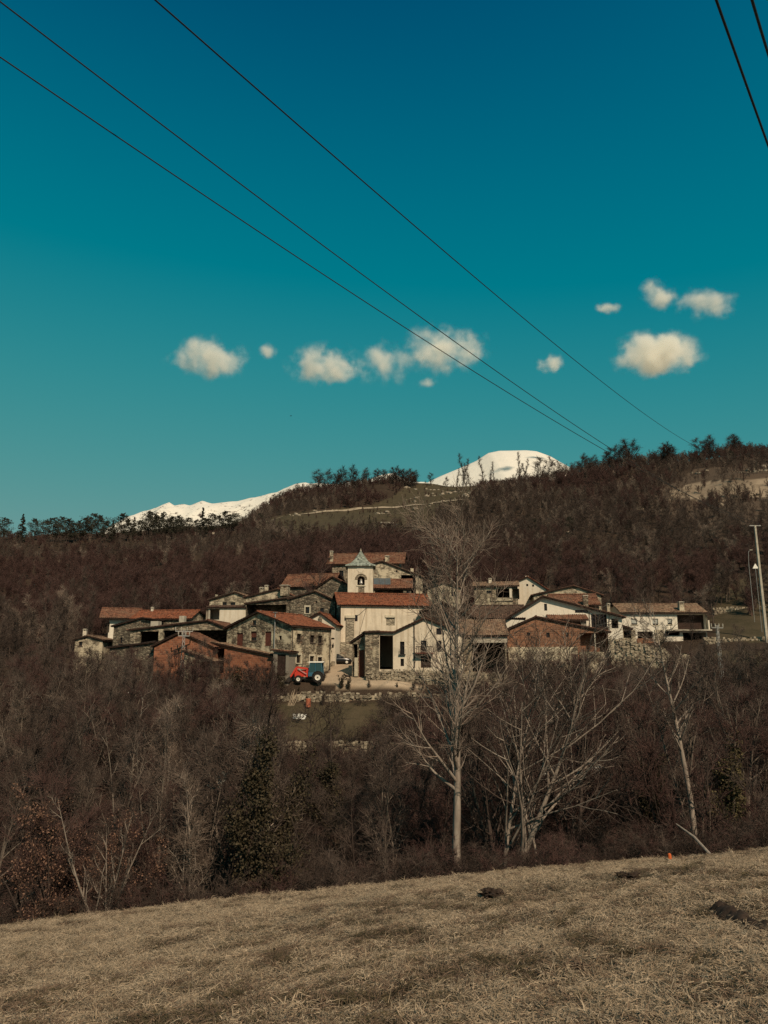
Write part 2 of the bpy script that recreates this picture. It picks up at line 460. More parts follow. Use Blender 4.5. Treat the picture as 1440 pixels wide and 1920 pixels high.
lit = gm.mix(gm.ramp(n1, [(0.3, 0.0), (0.7, 1.0)]), (0.022, 0.015, 0.011), (0.055, 0.037, 0.026))
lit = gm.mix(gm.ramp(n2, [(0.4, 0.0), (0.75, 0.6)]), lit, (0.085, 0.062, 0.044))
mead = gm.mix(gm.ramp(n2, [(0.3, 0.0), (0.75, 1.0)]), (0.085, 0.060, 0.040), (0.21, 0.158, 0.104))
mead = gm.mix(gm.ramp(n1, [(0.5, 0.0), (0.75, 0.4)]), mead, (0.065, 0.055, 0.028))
gre = gm.mix(gm.ramp(n1, [(0.35, 0.0), (0.7, 1.0)]), (0.045, 0.038, 0.022), (0.085, 0.064, 0.04))
gre = gm.mix(gm.ramp(n2, [(0.45, 0.0), (0.8, 0.7)]), gre, (0.11, 0.085, 0.055))
ear = gm.mix(gm.ramp(n1, [(0.3, 0.0), (0.75, 1.0)]), (0.29, 0.215, 0.148), (0.47, 0.37, 0.265))
ear = gm.mix(gm.ramp(n2, [(0.5, 0.0), (0.85, 0.7)]), ear, (0.16, 0.115, 0.08))
ban = gm.mix(gm.ramp(n2, [(0.35, 0.0), (0.7, 1.0)]), (0.05, 0.034, 0.025), (0.13, 0.094, 0.066))
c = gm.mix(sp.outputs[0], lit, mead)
c = gm.mix(sp.outputs[1], c, gre); c = gm.mix(sp.outputs[2], c, ear); c = gm.mix(at.outputs['Alpha'], c, ban)
gm.col(c).bump(n2, 0.6, 0.12)
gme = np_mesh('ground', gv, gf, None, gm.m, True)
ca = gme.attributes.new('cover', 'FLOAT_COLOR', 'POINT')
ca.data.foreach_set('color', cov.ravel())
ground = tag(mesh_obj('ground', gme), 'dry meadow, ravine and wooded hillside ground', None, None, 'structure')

# ------------------------------------------------------------------ snow mountains far behind
sm = Mat('snow_and_rock', 0.8, 0.2)
slope = sm.n('ShaderNodeSeparateXYZ', i0=sm.n('ShaderNodeNewGeometry').outputs['Normal']).outputs[2]
nz = sm.noise(0.016, 9, rough=0.74)
rk = sm.math('ADD', sm.math('MULTIPLY', nz, 0.9), sm.math('MULTIPLY', slope, -0.22))
summit = Mat('smooth_snow', 0.8, 0.2)
summit.col(summit.mix(summit.noise(0.01, 6), (0.66, 0.61, 0.54), (0.76, 0.71, 0.63))).bump(summit.noise(0.02, 8), 0.4, 12)
sm.col(sm.mix(sm.ramp(rk, [(0.325, 0.0), (0.36, 1.0)]), (0.72, 0.67, 0.59), (0.10, 0.075, 0.066))).bump(nz, 0.5, 18)
def mountain(name, label, pts, Y, back, seed, mat):
    """a snow ridge whose crest runs through the photo points at depth Y"""
    pu = np.array([p[0] for p in pts], float); pv = np.array([p[1] for p in pts], float)
    cols = np.linspace(pu[0], pu[-1], 190); vs = []
    rows = np.linspace(-1, 1, 60)
    crest = np.interp(cols, pu, pv)
    for r in rows:
        y = Y + r * back
        for cu, cv in zip(cols, crest):
            p = P(cu, cv, Y)
            x = p[0]
            z = p[2] - abs(r) ** 1.15 * back * (0.62 if r < 0 else 0.8)
            vs.append((x, y, z))
    vs = np.array(vs)
    sl = np.clip(np.abs((vs[:, 1] - Y) / back) * 6, 0, 1)
    vs[:, 2] += sl * (0.0 if seed == 41 else 1.0) * (70 * vnoise(vs[:, 0], vs[:, 1], 260, seed) + 34 * vnoise(vs[:, 0], vs[:, 1], 110, seed + 1) + 14 * vnoise(vs[:, 0], vs[:, 1], 45, seed + 2))
    vs[:, 2] += (2 if seed == 41 else 12) * vnoise(vs[:, 0], vs[:, 1], 60, seed + 3)
    n = len(cols); ix = np.arange(len(vs)).reshape(len(rows), n)
    q = np.stack([ix[:-1, :-1], ix[:-1, 1:], ix[1:, 1:], ix[1:, :-1]], -1).reshape(-1, 4)
    o = mesh_obj(name, np_mesh(name, vs, q, None, mat, True))
    return tag(o, label, 'mountain', None, 'structure')
mountain('mountain', 'rounded snow covered summit behind the wooded ridge',
         [(560,1030),(680,990),(780,915),(826,892),(860,878),(892,864),(915,849),(935,845),(985,844),(1005,846),(1030,855),(1060,872),(1120,905),(1250,960),(1400,1010)], 5200, 1300, 41, summit.m)
mountain('mountain', 'long jagged snow ridge above the pine trees',
         [(60,1040),(150,1015),(205,992),(240,969),(262,960),(285,953),(303,947),(318,940),(328,946),(345,944),(358,946),(380,940),(400,944),(430,939),(455,936),(490,929),(520,922),(552,908),(575,905),(620,908),(690,900),(710,890),(735,886),(760,900),(800,905),(860,930),(950,1000)], 6500, 1500, 57, sm.m)

# ------------------------------------------------------------------ clouds
def cloud(u, v, w, h, dens, seed, label, Y=4200.0, wisp=0.0):
    c = P(u, v, Y)
    m = Y / 1417 * 0.5
    sx, sz = w * m * 1.35, h * m * 1.45
    sy = sx * 0.6
    bm = bmesh.new(); bmesh.ops.create_icosphere(bm, subdivisions=3, radius=1.0)
    me = bpy.data.meshes.new('cloud'); bm.to_mesh(me); bm.free()
    k = bpy.data.materials.new('cloud_vapour'); k.use_nodes = True
    nt = k.node_tree
    for n in list(nt.nodes): nt.nodes.remove(n)
    def N(t, **p):
        x = nt.nodes.new(t)
        for a, b in p.items(): setattr(x, a, b)
        return x
    def L(a, b): nt.links.new(a, b)
    def MT(op, a, b, c=None):
        x = N('ShaderNodeMath', operation=op)
        for i, q in enumerate((a, b, c)):
            if q is None: continue
            if isinstance(q, (int, float)): x.inputs[i].default_value = q
            else: L(q, x.inputs[i])
        return x.outputs[0]
    out = N('ShaderNodeOutputMaterial'); pv = N('ShaderNodeVolumePrincipled')
    tc = N('ShaderNodeTexCoord')
    mp = N('ShaderNodeMapping'); L(tc.outputs['Object'], mp.inputs[0])
    mp.inputs['Scale'].default_value = (sx / 100, sy / 100, sz / 100)
    mp.inputs['Location'].default_value = (seed * 7.3, seed * 3.1, seed * 1.7)
    nz = N('ShaderNodeTexNoise'); L(mp.outputs[0], nz.inputs['Vector'])
    nz.inputs['Scale'].default_value = 0.85; nz.inputs['Detail'].default_value = 7; nz.inputs['Roughness'].default_value = 0.60
    ln = N('ShaderNodeVectorMath', operation='LENGTH'); L(tc.outputs['Object'], ln.inputs[0])
    base = MT('SUBTRACT', 0.80 - wisp, ln.outputs['Value'])
    val = MT('ADD', MT('MULTIPLY', base, 1.15), MT('MULTIPLY', MT('SUBTRACT', nz.outputs[0], 0.49), 3.0))
    edge = MT('SUBTRACT', 1.0, ln.outputs['Value'])
    edge = MT('MINIMUM', MT('MAXIMUM', MT('MULTIPLY', edge, 3.0), 0.0), 1.0)
    val = MT('MULTIPLY', MT('POWER', MT('MINIMUM', MT('MAXIMUM', val, 0.0), 1.0), 2.0), edge)
    L(MT('MULTIPLY', val, 0.62 * dens / (sz * 0.55)), pv.inputs['Density'])
    pv.inputs['Color'].default_value = (1.0, 0.985, 0.94, 1)
    pv.inputs['Anisotropy'].default_value = 0.0
    L(pv.outputs[0], out.inputs['Volume'])
    me.materials.append(k)
    o = mesh_obj('cloud', me)
    o.location = c; o.scale = (sx, sy, sz)
    return tag(o, label, 'cloud', 'small white clouds in the clear sky')
cloud(390, 672, 150, 72, 5.0, 1, 'ragged cumulus cloud on its own over the pine ridge', wisp=0.02)
cloud(503, 662, 52, 36, 2.4, 2, 'tiny faint puff of cloud next to the ragged cumulus', wisp=0.1)
cloud(610, 684, 138, 70, 5.0, 3, 'low rounded cloud over the church spire side', wisp=0.0)
cloud(722, 680, 118, 82, 3.2, 4, 'thin torn cloud joining two thicker clouds', wisp=0.08)
cloud(832, 655, 165, 84, 4.6, 5, 'wide cloud crossed by the overhead wires', wisp=0.0)
cloud(797, 719, 64, 24, 1.3, 6, 'faint wisp of cloud hanging below the torn cloud', wisp=0.12)
cloud(1033, 682, 58, 38, 3.4, 7, 'small puff of cloud above the snowy summit', wisp=0.02)
cloud(1232, 666, 160, 82, 8.5, 8, 'bright dense oval cloud over the wooded ridge', wisp=-0.10)
cloud(1236, 552, 72, 62, 5.0, 9, 'compact cloud above the bright oval cloud', wisp=-0.02)
cloud(1325, 570, 118, 62, 2.9, 10, 'shredded cloud trailing off beside the compact cloud', wisp=0.06)
cloud(1142, 576, 48, 22, 3.0, 11, 'smallest flat cloud at the height of the compact cloud', wisp=0.0)

# ------------------------------------------------------------------ houses
def clip_top(poly, a, b):
    """keep the part of poly below the line through a and b"""
    def side(p): return (a[1] + (b[1] - a[1]) * (p[0] - a[0]) / (b[0] - a[0])) - p[1]
    out = []
    for i in range(len(poly)):
        p, q = poly[i], poly[(i + 1) % len(poly)]
        sp_, sq = side(p), side(q)
        if sp_ >= 0: out.append(p)
        if (sp_ > 0 and sq < 0) or (sp_ < 0 and sq > 0):
            t = sp_ / (sp_ - sq); out.append((p[0] + t * (q[0] - p[0]), p[1] + t * (q[1] - p[1])))
    return out
def wall_face(mb, top, zb, holes, to3, depth, inward):
    """one wall: polyline top [(s,z)..], real openings with reveals"""
    ss = sorted(set([round(p[0], 4) for p in top] + [round(x, 4) for h in holes for x in h[:2] if top[0][0] < x < top[-1][0]]))
    zs = sorted(set([round(zb, 4), round(max(p[1] for p in top) + 0.01, 4)] + [round(x, 4) for h in holes for x in h[2:4] if x > zb]))
    ts = [p[0] for p in top]; tz = [p[1] for p in top]
    for i in range(len(ss) - 1):
        for j in range(len(zs) - 1):
            cs, cz = (ss[i] + ss[i + 1]) / 2, (zs[j] + zs[j + 1]) / 2
            if any(h[0] < cs < h[1] and h[2] < cz < h[3] for h in holes): continue
            poly = [(ss[i], zs[j]), (ss[i + 1], zs[j]), (ss[i + 1], zs[j + 1]), (ss[i], zs[j + 1])]
            poly = clip_top(poly, (ss[i], float(np.interp(ss[i], ts, tz))), (ss[i + 1], float(np.interp(ss[i + 1], ts, tz))))
            if len(poly) < 3: continue
            n = len(mb.v); mb.v += [to3(s, z, 0) for s, z in poly]; mb.f.append(tuple(range(n, n + len(poly))))
    for h in holes:
        s0, s1, z0, z1 = h[:4]; d = h[4] if len(h) > 4 else depth
        r = [(s0, z0), (s1, z0), (s1, z1), (s0, z1)]
        n = len(mb.v)
        mb.v += [to3(s, z, 0) for s, z in r] + [to3(s, z, d) for s, z in r]
        for i in range(4): mb.f.append((n + i, n + (i + 1) % 4, n + 4 + (i + 1) % 4, n + 4 + i))
def tile_sheet(a0, a1, prof0, prof1, axis, lift, seed, pitch=0.30):
    """corrugated tile covering of one roof slope; prof0 is the eave (s,z), prof1 the ridge (s,z); a runs along the eave"""
    r = random.Random(seed)
    L = math.hypot(prof1[0] - prof0[0], prof1[1] - prof0[1])
    nA = max(2, int((a1 - a0) / pitch)) * 4 + 1
    nS = max(2, int(L / 0.42))
    ds, dz = (prof1[0] - prof0[0]) / L, (prof1[1] - prof0[1]) / L
    nx, nzn = -dz, ds
    if nzn < 0: nx, nzn = -nx, -nzn
    vs = []; pat = (0.0, 0.055, 0.085, 0.055)
    jl = [r.uniform(-0.02, 0.02) for _ in range(nA)]
    rows = []
    for k in range(nS):
        rows.append((k * L / nS, 0.045)); rows.append(((k + 1) * L / nS - 0.02, 0.005))
    sag = r.uniform(0.03, 0.10)
    for (l, st) in rows:
        for i in range(nA):
            a = a0 + (a1 - a0) * i / (nA - 1)
            t = i / (nA - 1)
            h = lift + st + pat[i % 4] + r.uniform(-0.012, 0.012) - sag * math.sin(math.pi * t) * (l / L) * 0.8 + 0.02 * math.sin(a * 1.3 + l)
            ll = l + jl[i // 4 % nA] * 1.6
            s = prof0[0] + ds * ll + nx * h; z = prof0[1] + dz * ll + nzn * h
            vs.append((s, a, z) if axis == 'x' else (a, s, z))
    ix = np.arange(len(rows) * nA).reshape(len(rows), nA)
    q = np.stack([ix[:-1, :-1], ix[:-1, 1:], ix[1:, 1:], ix[1:, :-1]], -1).reshape(-1, 4)
    return vs, q
class House:
    def __init__(s, name, label, cat, u0, Y0, u1, Y1, D, axis, prof, wall, roof, holes=(), ov=0.4, ova=0.35, vb=None, base=None, group=None, back_open=False, thick=0.14):
        a = np.array([XU(u0, Y0), Y0]); b = np.array([XU(u1, Y1), Y1])
        s.W = float(np.hypot(*(b - a))); s.D = D
        s.ang = math.atan2(b[1] - a[1], b[0] - a[0])
        s.dx = (b - a) / s.W; s.dy = np.array([-s.dx[1], s.dx[0]])
        s.a = a
        cs = [a, b, a + s.dy * D, b + s.dy * D]
        s.zg = min(h1(p[0], p[1]) for p in cs) - 1.0
        if vb: s.zg = P(u0, vb, Y0)[2]
        s.o = empty(name, (a[0], a[1], s.zg), s.ang, label, cat, group)
        s.W0 = s.W
        # roof profile in local metres
        pr = []
        for t, v in prof:
            if axis == 'x': p = a + (b - a) * t
            else: p = (a + b) / 2 + s.dy * D * t
            uu = 720 + 1417 * p[0] / p[1]
            pr.append(((s.W if axis == 'x' else D) * t, float(P(uu, v, p[1])[2]) - s.zg))
        s.pr = pr; s.axis = axis; s.wallmat = wall; s.roofmat = roof
        W = s.W
        def cv(face, u0_, u1_, v0_, v1_):
            q = [s.hit(face, u, v) for u, v in ((u0_, v0_), (u1_, v1_))]
            return (min(q[0][0], q[1][0]), max(q[0][0], q[1][0]), min(q[0][1], q[1][1]), max(q[0][1], q[1][1]))
        hl = {'f': [], 'r': [], 'l': []}; s.items = []
        for h in holes:
            r = cv(h[0], *h[1:5]); st = h[5]
            d = {'o': 0.45, 'x': 1.6}.get(st, 0.24)
            hl[h[0]].append((*r, d)); s.items.append((h[0], r, st, d))
        mb = MB()
        fl = [(0.0, pr[0][1]), (D if axis == 'y' else W, pr[-1][1])]
        topf = pr if axis == 'x' else [(0, pr[0][1]), (W, pr[0][1])]
        topb = pr if axis == 'x' else [(0, pr[-1][1]), (W, pr[-1][1])]
        topl = pr if axis == 'y' else [(0, pr[0][1]), (D, pr[0][1])]
        topr = pr if axis == 'y' else [(0, pr[-1][1]), (D, pr[-1][1])]
        wall_face(mb, topf, 0, hl['f'], lambda q, z, d: (q, d, z), 0.24, 1)
        wall_face(mb, topb, 0, [], lambda q, z, d: (q, D - d, z), 0.24, 1)
        wall_face(mb, topl, 0, hl['l'], lambda q, z, d: (d, q, z), 0.24, 1)
        wall_face(mb, topr, 0, hl['r'], lambda q, z, d: (W - d, q, z), 0.24, 1)
        s.wall = mb.build('wall', wall, s.o)
        for face, r, st, d in s.items: s.fit(face, r, st, d)
        s.make_roof(ov, ova, thick, hash(label) % 9973 if False else sum(map(ord, label)))
    def loc(s, p):
        q = np.array(p[:2]) - s.a
        return (float(q @ s.dx), float(q @ s.dy), float(p[2] - s.zg))
    def hit(s, face, u, v):
        """where the sight line of a photo pixel meets a wall of this house: (along, up)"""
        d = ray(u, v)
        if face == 'f': p0, n = s.a, s.dy
        elif face == 'l': p0, n = s.a, s.dx
        else: p0, n = s.a + s.dx * s.W, s.dx
        t = float((p0 - EYE[:2]) @ n / (d[:2] @ n))
        q = EYE + d * t
        l = s.loc(q)
        return (l[0] if face == 'f' else l[1], l[2])
    def to3(s, face):
        W = s.W
        return {'f': lambda q, z, d: (q, d, z), 'l': lambda q, z, d: (d, q, z), 'r': lambda q, z, d: (W - d, q, z)}[face]
    def slab(s, face, r, d0, d1, name, mat, parent=None):
        t = s.to3(face); a = t(r[0], r[2], d0); b = t(r[1], r[3], d1)
        return MB().box([min(x, y) for x, y in zip(a, b)], [max(x, y) for x, y in zip(a, b)]).build(name, mat, parent or s.o)
    def fit(s, face, r, st, d):
        s0, s1, z0, z1 = r
        if st == 'o': return
        if st == 'x':
            s.slab(face, r, d, d + 0.1, 'recessed_wall', s.wallmat); return
        if st == 'b':
            s.slab(face, r, 0.10, 0.2, 'blocked_opening', M['ashlar']); return
        if st in ('d', 'g'):
            o = s.slab(face, r, 0.14, 0.2, 'door', M['wood_red'] if st == 'd' else M['wood'])
            k = max(2, int((s1 - s0) / 0.22))
            for i in range(k):
                a = s0 + (s1 - s0) * i / k
                s.slab(face, (a + 0.012, a + (s1 - s0) / k - 0.012, z0 + 0.02, z1 - 0.02), 0.115, 0.15, 'plank', M['wood_red'] if st == 'd' else M['wood'], o)
            return
        fm = {'w': M['wood'], 'p': M['wood'], 's': M['wood'], 'm': M['metal_dark'], 'k': M['wood']}[st]
        mb = MB(); f = 0.06; t = s.to3(face)
        def bar(a, b, c, e):
            p = t(a, c, d - 0.06); q = t(b, e, d - 0.002)
            mb.box([min(x, y) for x, y in zip(p, q)], [max(x, y) for x, y in zip(p, q)])
        bar(s0, s0 + f, z0, z1); bar(s1 - f, s1, z0, z1); bar(s0 + f, s1 - f, z0, z0 + f); bar(s0 + f, s1 - f, z1 - f, z1)
        if s1 - s0 > 0.7: bar((s0 + s1) / 2 - 0.03, (s0 + s1) / 2 + 0.03, z0 + f, z1 - f)
        w = mb.build('window', fm, s.o)
        s.slab(face, r, d, d + 0.02, 'pane', M['glass'], w)
        if st == 's': s.slab(face, (s0 + 0.07, s1 - 0.07, z0 + 0.35 * (z1 - z0), z1 - 0.05), d - 0.10, d - 0.07, 'shutter', M['wood_red'], w)
        if st == 'm': s.slab(face, (s0 + 0.07, s1 - 0.07, z0 + 0.25 * (z1 - z0), z1 - 0.05), d - 0.10, d - 0.07, 'blind', M['shutter'], w)
        if st in ('w', 'p', 's', 'm'):
            s.slab(face, (s0 - 0.12, s1 + 0.12, z0 - 0.11, z0 - 0.003), -0.10, 0.05, 'sill', M['sill'] if st in 'pm' else M['dark_sill'], w)
        if st == 'p':
            s.slab(face, (s0 - 0.2, s0 - 0.003, z0, z1), -0.03, 0.05, 'jamb', M['sill'], w)
            s.slab(face, (s1 + 0.003, s1 + 0.2, z0, z1), -0.03, 0.05, 'jamb', M['sill'], w)
            s.slab(face, (s0 - 0.2, s1 + 0.2, z1 + 0.003, z1 + 0.24), -0.035, 0.05, 'lintel', M['sill'], w)
    def make_roof(s, ov, ova, thick, seed):
        pr = s.pr; n = len(pr); A = s.D if s.axis == 'x' else s.W
        a0, a1 = -ova, A + ova
        segs = []
        for i in range(n - 1):
            p, q = pr[i], pr[i + 1]
            L = math.hypot(q[0] - p[0], q[1] - p[1]); d = ((q[0] - p[0]) / L, (q[1] - p[1]) / L)
            if i == 0: p = (p[0] - d[0] * ov, p[1] - d[1] * ov)
            if i == n - 2: q = (q[0] + d[0] * ov, q[1] + d[1] * ov)
            segs.append((p, q))
        s.segs = segs
        mb = MB()
        top = [segs[0][0]] + [g[1] for g in segs]
        poly = [(x, z + thick + 0.03) for x, z in top] + [(x, z + 0.03) for x, z in top[::-1]]
        mb.prism(poly, 'y' if s.axis == 'x' else 'x', a0 + 0.05, a1 - 0.05)
        s.roof = mb.build('roof', M['wood'], s.o)
        for i, (p, q) in enumerate(segs):
            lo, hi = (p, q) if p[1] <= q[1] else (q, p)
            vs, f = tile_sheet(a0, a1, lo, hi, s.axis, thick + 0.035, seed + i)
            o = mesh_obj('tile_covering', np_mesh('tile_covering', vs, f, None, s.roofmat), None, s.roof)
            o['kind'] = 'stuff'
        if n > 2:
            k = max(range(n), key=lambda i: pr[i][1])
            if 0 < k < n - 1:
                x, z = pr[k]; pts = []
                m = int((a1 - a0) / 0.4) + 1
                for i in range(m + 1):
                    a = a0 + (a1 - a0) * i / m
                    q = (x, a, z + thick + 0.10 + 0.02 * (i % 2)) if s.axis == 'x' else (a, x, z + thick + 0.10 + 0.02 * (i % 2))
                    pts.append(q)
                MB().tube(pts, 0.12, 6).build('ridge_tile', s.roofmat, s.roof)
    def roof_z(s, x, y):
        q = x if s.axis == 'x' else y
        return float(np.interp(q, [p[0] for p in s.pr], [p[1] for p in s.pr]))
    def chimney(s, u, vt, vbm, wpx, Y, mat=None, cap=True):
        m = Y / 1417; w = wpx * m / 2
        t = s.loc(P(u, vt, Y)); x, y, z1 = t
        z0 = min(s.loc(P(u, vbm, Y))[2], s.roof_z(x, y) + 0.1) - 0.15
        mb = MB().box((x - w, y - w, z0), (x + w, y + w, z1 - (0.32 if cap else 0)))
        c = mb.build('chimney', mat or M['stone_pale'], s.roof)
        if cap:
            k = MB()
            for sx in (-1, 1):
                for sy in (-1, 1):
                    k.box((x + sx * w * 0.8 - 0.06, y + sy * w * 0.8 - 0.06, z1 - 0.34), (x + sx * w * 0.8 + 0.06, y + sy * w * 0.8 + 0.06, z1 - 0.13))
            k.box((x - w * 1.2, y - w * 1.2, z1 - 0.15), (x + w * 1.2, y + w * 1.2, z1 - 0.06)).box((x - w * 0.9, y - w * 0.9, z1 - 0.08), (x + w * 0.9, y + w * 0.9, z1))
            k.build('chimney_cap', M['concrete'], c)
        return c
    def lbox(s, name, mat, u0, u1, v0, v1, d0, d1, face='f', parent=None):
        a = s.hit(face, u0, v0); b = s.hit(face, u1, v1)
        r = (min(a[0], b[0]), max(a[0], b[0]), min(a[1], b[1]), max(a[1], b[1]))
        return s.slab(face, r, d0, d1, name, mat, parent)

# --- left cluster
h = House('stone_cottage', 'small pale stone cottage with one square window, outermost beyond the brick barns', 'cottage', 137, 113, 189, 113, 6, 'x',
          [(0, 1200), (0.45, 1194), (1, 1201)], M['stone_pale'], M['tile_old'], [('f', 148, 154, 1203, 1211, 'w')])
h.chimney(160, 1179, 1194, 6, 115, M['cream_clean'])
h = House('house', 'house with a white side wall under a wide overhanging roof', 'house', 198, 126, 240, 127, 8, 'y', [(0, 1158), (0.5, 1143), (1, 1150)],
          M['white'], M['tile_mid'], [('f', 202, 204.5, 1166, 1186, 'o')], ov=0.9, ova=1.6)
h.chimney(208, 1141, 1150, 3, 130, M['cream_clean'])
h = House('stone_house', 'long low stone house with orange ridge roof next to the white side wall', 'house', 240, 120, 352, 119, 7, 'y', [(0, 1161), (0.5, 1147), (1, 1158)],
          M['stone_mid'], M['tile_red'], [], ova=0.3)
h.chimney(286, 1138, 1148, 4, 123, M['cream_clean'])
h = House('stone_house', 'grey stone house end with a narrow window under a dark sloping eave', 'house', 208, 114, 258, 113, 6, 'x', [(0, 1175), (1, 1161)],
          M['stone_grey'], M['tile_dark'], [('f', 225, 229, 1195, 1206, 'w')])
h = House('barn', 'broad open-fronted barn with low gable roof and pale roof box', 'barn', 240, 109.5, 428, 107.5, 9, 'x', [(0, 1183), (0.78, 1165), (1, 1181)],
          M['stone_mid'], M['tile_mid'], [('f', 263, 297, 1184, 1205, 'o'), ('f', 305, 424, 1182, 1245, 'o')])
h.lbox('post', M['stone_pale'], 298, 305, 1180, 1200, -0.02, 0.5)
h.lbox('tie_beam', M['wood'], 306, 424, 1176, 1179, 0.1, 0.3)
h.lbox('post', M['wood'], 351, 354, 1178, 1245, 0.1, 0.35)
h.chimney(293, 1165, 1178, 15, 112, M['concrete'], False)
h.chimney(343, 1155, 1164, 10, 114, M['concrete'], False)
a = h.loc(P(272, 1172, 112.5)); zr = h.roof_z(a[0], a[1])
MB().prism([(a[0] - 1.2, zr + 0.20), (a[0] + 1.2, h.roof_z(a[0] + 1.2, 0) + 0.28), (a[0] + 1.2, h.roof_z(a[0] + 1.2, 0) + 0.38), (a[0] - 1.2, zr + 0.30)], 'y', a[1] - 1.2, a[1] + 1.5).build('roof_panel', M['panel'], h.roof)
h = House('brick_barn', 'red brick gabled barn with electricity mast in front', 'barn', 287, 100.5, 397, 99.5, 6.5, 'x', [(0, 1212), (0.45, 1187), (1, 1214)],
          M['brick'], M['tile_mid'], [])
h = House('lean_to_shed', 'long lean-to shed with a thin dark roof attached to the red brick barn', 'shed', 203, 103, 286, 101.5, 4, 'x', [(0, 1216), (1, 1206)],
          M['stone_grey'], M['tile_dark'], [])
h = House('brick_shed', 'red brick lean-to with roof sloping down to the stone house porch', 'shed', 399, 101, 512, 98, 5.5, 'x', [(0, 1207), (1, 1230)],
          M['brick'], M['tile_old'], [('f', 401, 419, 1216, 1262, 'o')])
h = House('stone_shed', 'little stone shed with sloping tile roof in front of the brick barn', 'shed', 345, 97.5, 399, 97, 2.6, 'x', [(0, 1222), (1, 1241)],
          M['stone_pale'], M['tile_old'], [('f', 371, 396, 1240, 1270, 'o')])

# --- the stone house by the tractor
h = House('stone_house', 'two-storey stone farmhouse with bright red roof behind the tractor', 'house', 423, 104.0, 545, 98.0, 8.9, 'x', [(0, 1179), (0.5, 1149), (1, 1174)],
          M['stone_render'], M['tile_red'],
          [('f', 444, 455, 1187, 1212, 'd'), ('f', 470, 481, 1184, 1201, 's'), ('f', 497, 508, 1184, 1211, 'd'), ('f', 473, 480, 1163, 1172, 'w'), ('f', 523, 528, 1192, 1200, 'k'),
           ('r', 557, 565, 1188, 1200, 'w'), ('r', 582, 590, 1191, 1205, 'w'), ('r', 597, 605, 1192, 1206, 'w'),
           ('r', 556, 564, 1228, 1243, 'p'), ('r', 581, 589, 1230, 1245, 'p'), ('r', 596, 604, 1232, 1245, 'p')], ova=0.45)
h.chimney(488, 1144, 1152, 4, 105, M['concrete'])
q = [h.hit('f', 516, v) for v in (1216, 1149)]
MB().tube([(q[0][0], -0.2, q[0][1]), (q[0][0], -0.2, q[1][1])], 0.07, 8).box((q[0][0] - 0.22, -0.42, q[1][1]), (q[0][0] + 0.22, 0.02, q[1][1] + 0.06)).build('flue_pipe', M['metal_grey'], h.o)
q = [h.hit('r', 617, v) for v in (1268, 1182)]
MB().tube([(h.W + 0.08, q[0][0], q[0][1] - 1), (h.W + 0.08, q[0][0], q[1][1])], 0.06, 6).build('downpipe', M['metal_dark'], h.o)
q = [h.hit('r', 546.5, v) for v in (1240, 1180)]
MB().tube([(h.W + 0.07, 0.15, q[0][1]), (h.W + 0.07, 0.15, q[1][1])], 0.05, 6).build('downpipe', M['metal_dark'], h.o)
FARM = h
h = House('porch', 'small tiled porch with dark doorway against the stone farmhouse', 'porch', 512, 97.2, 541, 96.6, 2.2, 'x', [(0, 1221), (1, 1224)],
          M['grey_plaster'], M['tile_mid'], [('f', 520, 535, 1227, 1268, 'g')], ov=0.35)
h = House('white_house', 'cream house with red roof wedged between the farmhouse and the church', 'house', 574, 109, 628, 108.2, 7, 'x', [(0, 1164), (0.45, 1151), (1, 1172)],
          M['cream_clean'], M['tile_red'], [('f', 611, 616, 1173, 1178, 'k'), ('f', 618, 627, 1196, 1199, 'k')])
h.chimney(601, 1157, 1170, 6, 108.6, M['stone_mid'], False)
h.lbox('plinth', M['stone_mid'], 617, 627.5, 1240, 1256, -0.1, 0.0)
# wall lantern
b = h.hit('f', 626, 1214)
mb = MB().tube([(b[0], 0.02, b[1] + 0.5), (b[0] + 0.1, -0.6, b[1] + 0.6), (b[0] + 0.15, -0.9, b[1] + 0.35)], 0.03, 6)
lan = empty('wall_lantern', h.o.matrix_basis @ Vector((b[0], 0, b[1])), h.ang, 'black wall lantern on a bracket at the cream house corner', 'lantern')
MB().tube([(0, 0.02, 0.5), (0.05, -0.5, 0.62), (0.05, -0.8, 0.5)], 0.025, 6).build('bracket', M['metal_dark'], lan)
MB().lathe([(0.05, -0.10), (0.11, -0.05), (0.17, 0.28), (0.20, 0.30), (0.04, 0.46), (0.03, 0.52)], (0.05, -0.8, 0), 'z', 6).build('lamp_head', M['metal_dark'], lan)

# --- upper left houses
h = House('stone_house', 'grey stone house with two small windows and a dark roof slope, below the walnut-brown barn', 'house', 541, 117, 627, 116, 7, 'x', [(0, 1124), (0.55, 1110), (1, 1127)],
          M['stone_grey'], M['tile_old'], [('f', 573, 580, 1138, 1150, 'p'), ('f', 600, 607, 1140, 1151, 'w'), ('f', 592, 595, 1127, 1131, 'k')])
h = House('open_shed', 'dark open shed under a long tiled slope beside the grey stone house', 'shed', 458, 117.5, 540, 117, 6, 'x', [(0, 1133), (1, 1122)],
          M['stone_grey'], M['tile_old'], [('f', 462, 536, 1134, 1160, 'o')])
h = House('stone_house', 'pale stone house with clustered chimneys behind the dark open shed', 'house', 456, 123, 546, 122, 7, 'x', [(0, 1121), (0.68, 1106), (1, 1119)],
          M['stone_pale'], M['tile_mid'], [])
h.chimney(491, 1101, 1114, 7, 125); h.chimney(500, 1097, 1112, 6, 127); h.chimney(535, 1097, 1116, 15, 121.5, M['stone_mid'])
h = House('stone_house', 'pale stone house with two square windows above a lean-to porch', 'house', 387, 127, 456, 126, 7, 'x', [(0, 1126), (0.7, 1112), (1, 1119)],
          M['stone_pale'], M['tile_old'], [('f', 417, 425, 1129, 1135, 'k'), ('f', 432, 441, 1129, 1136, 'k')], ov=0.25)
h.chimney(406, 1115, 1121, 4, 129, None, False)
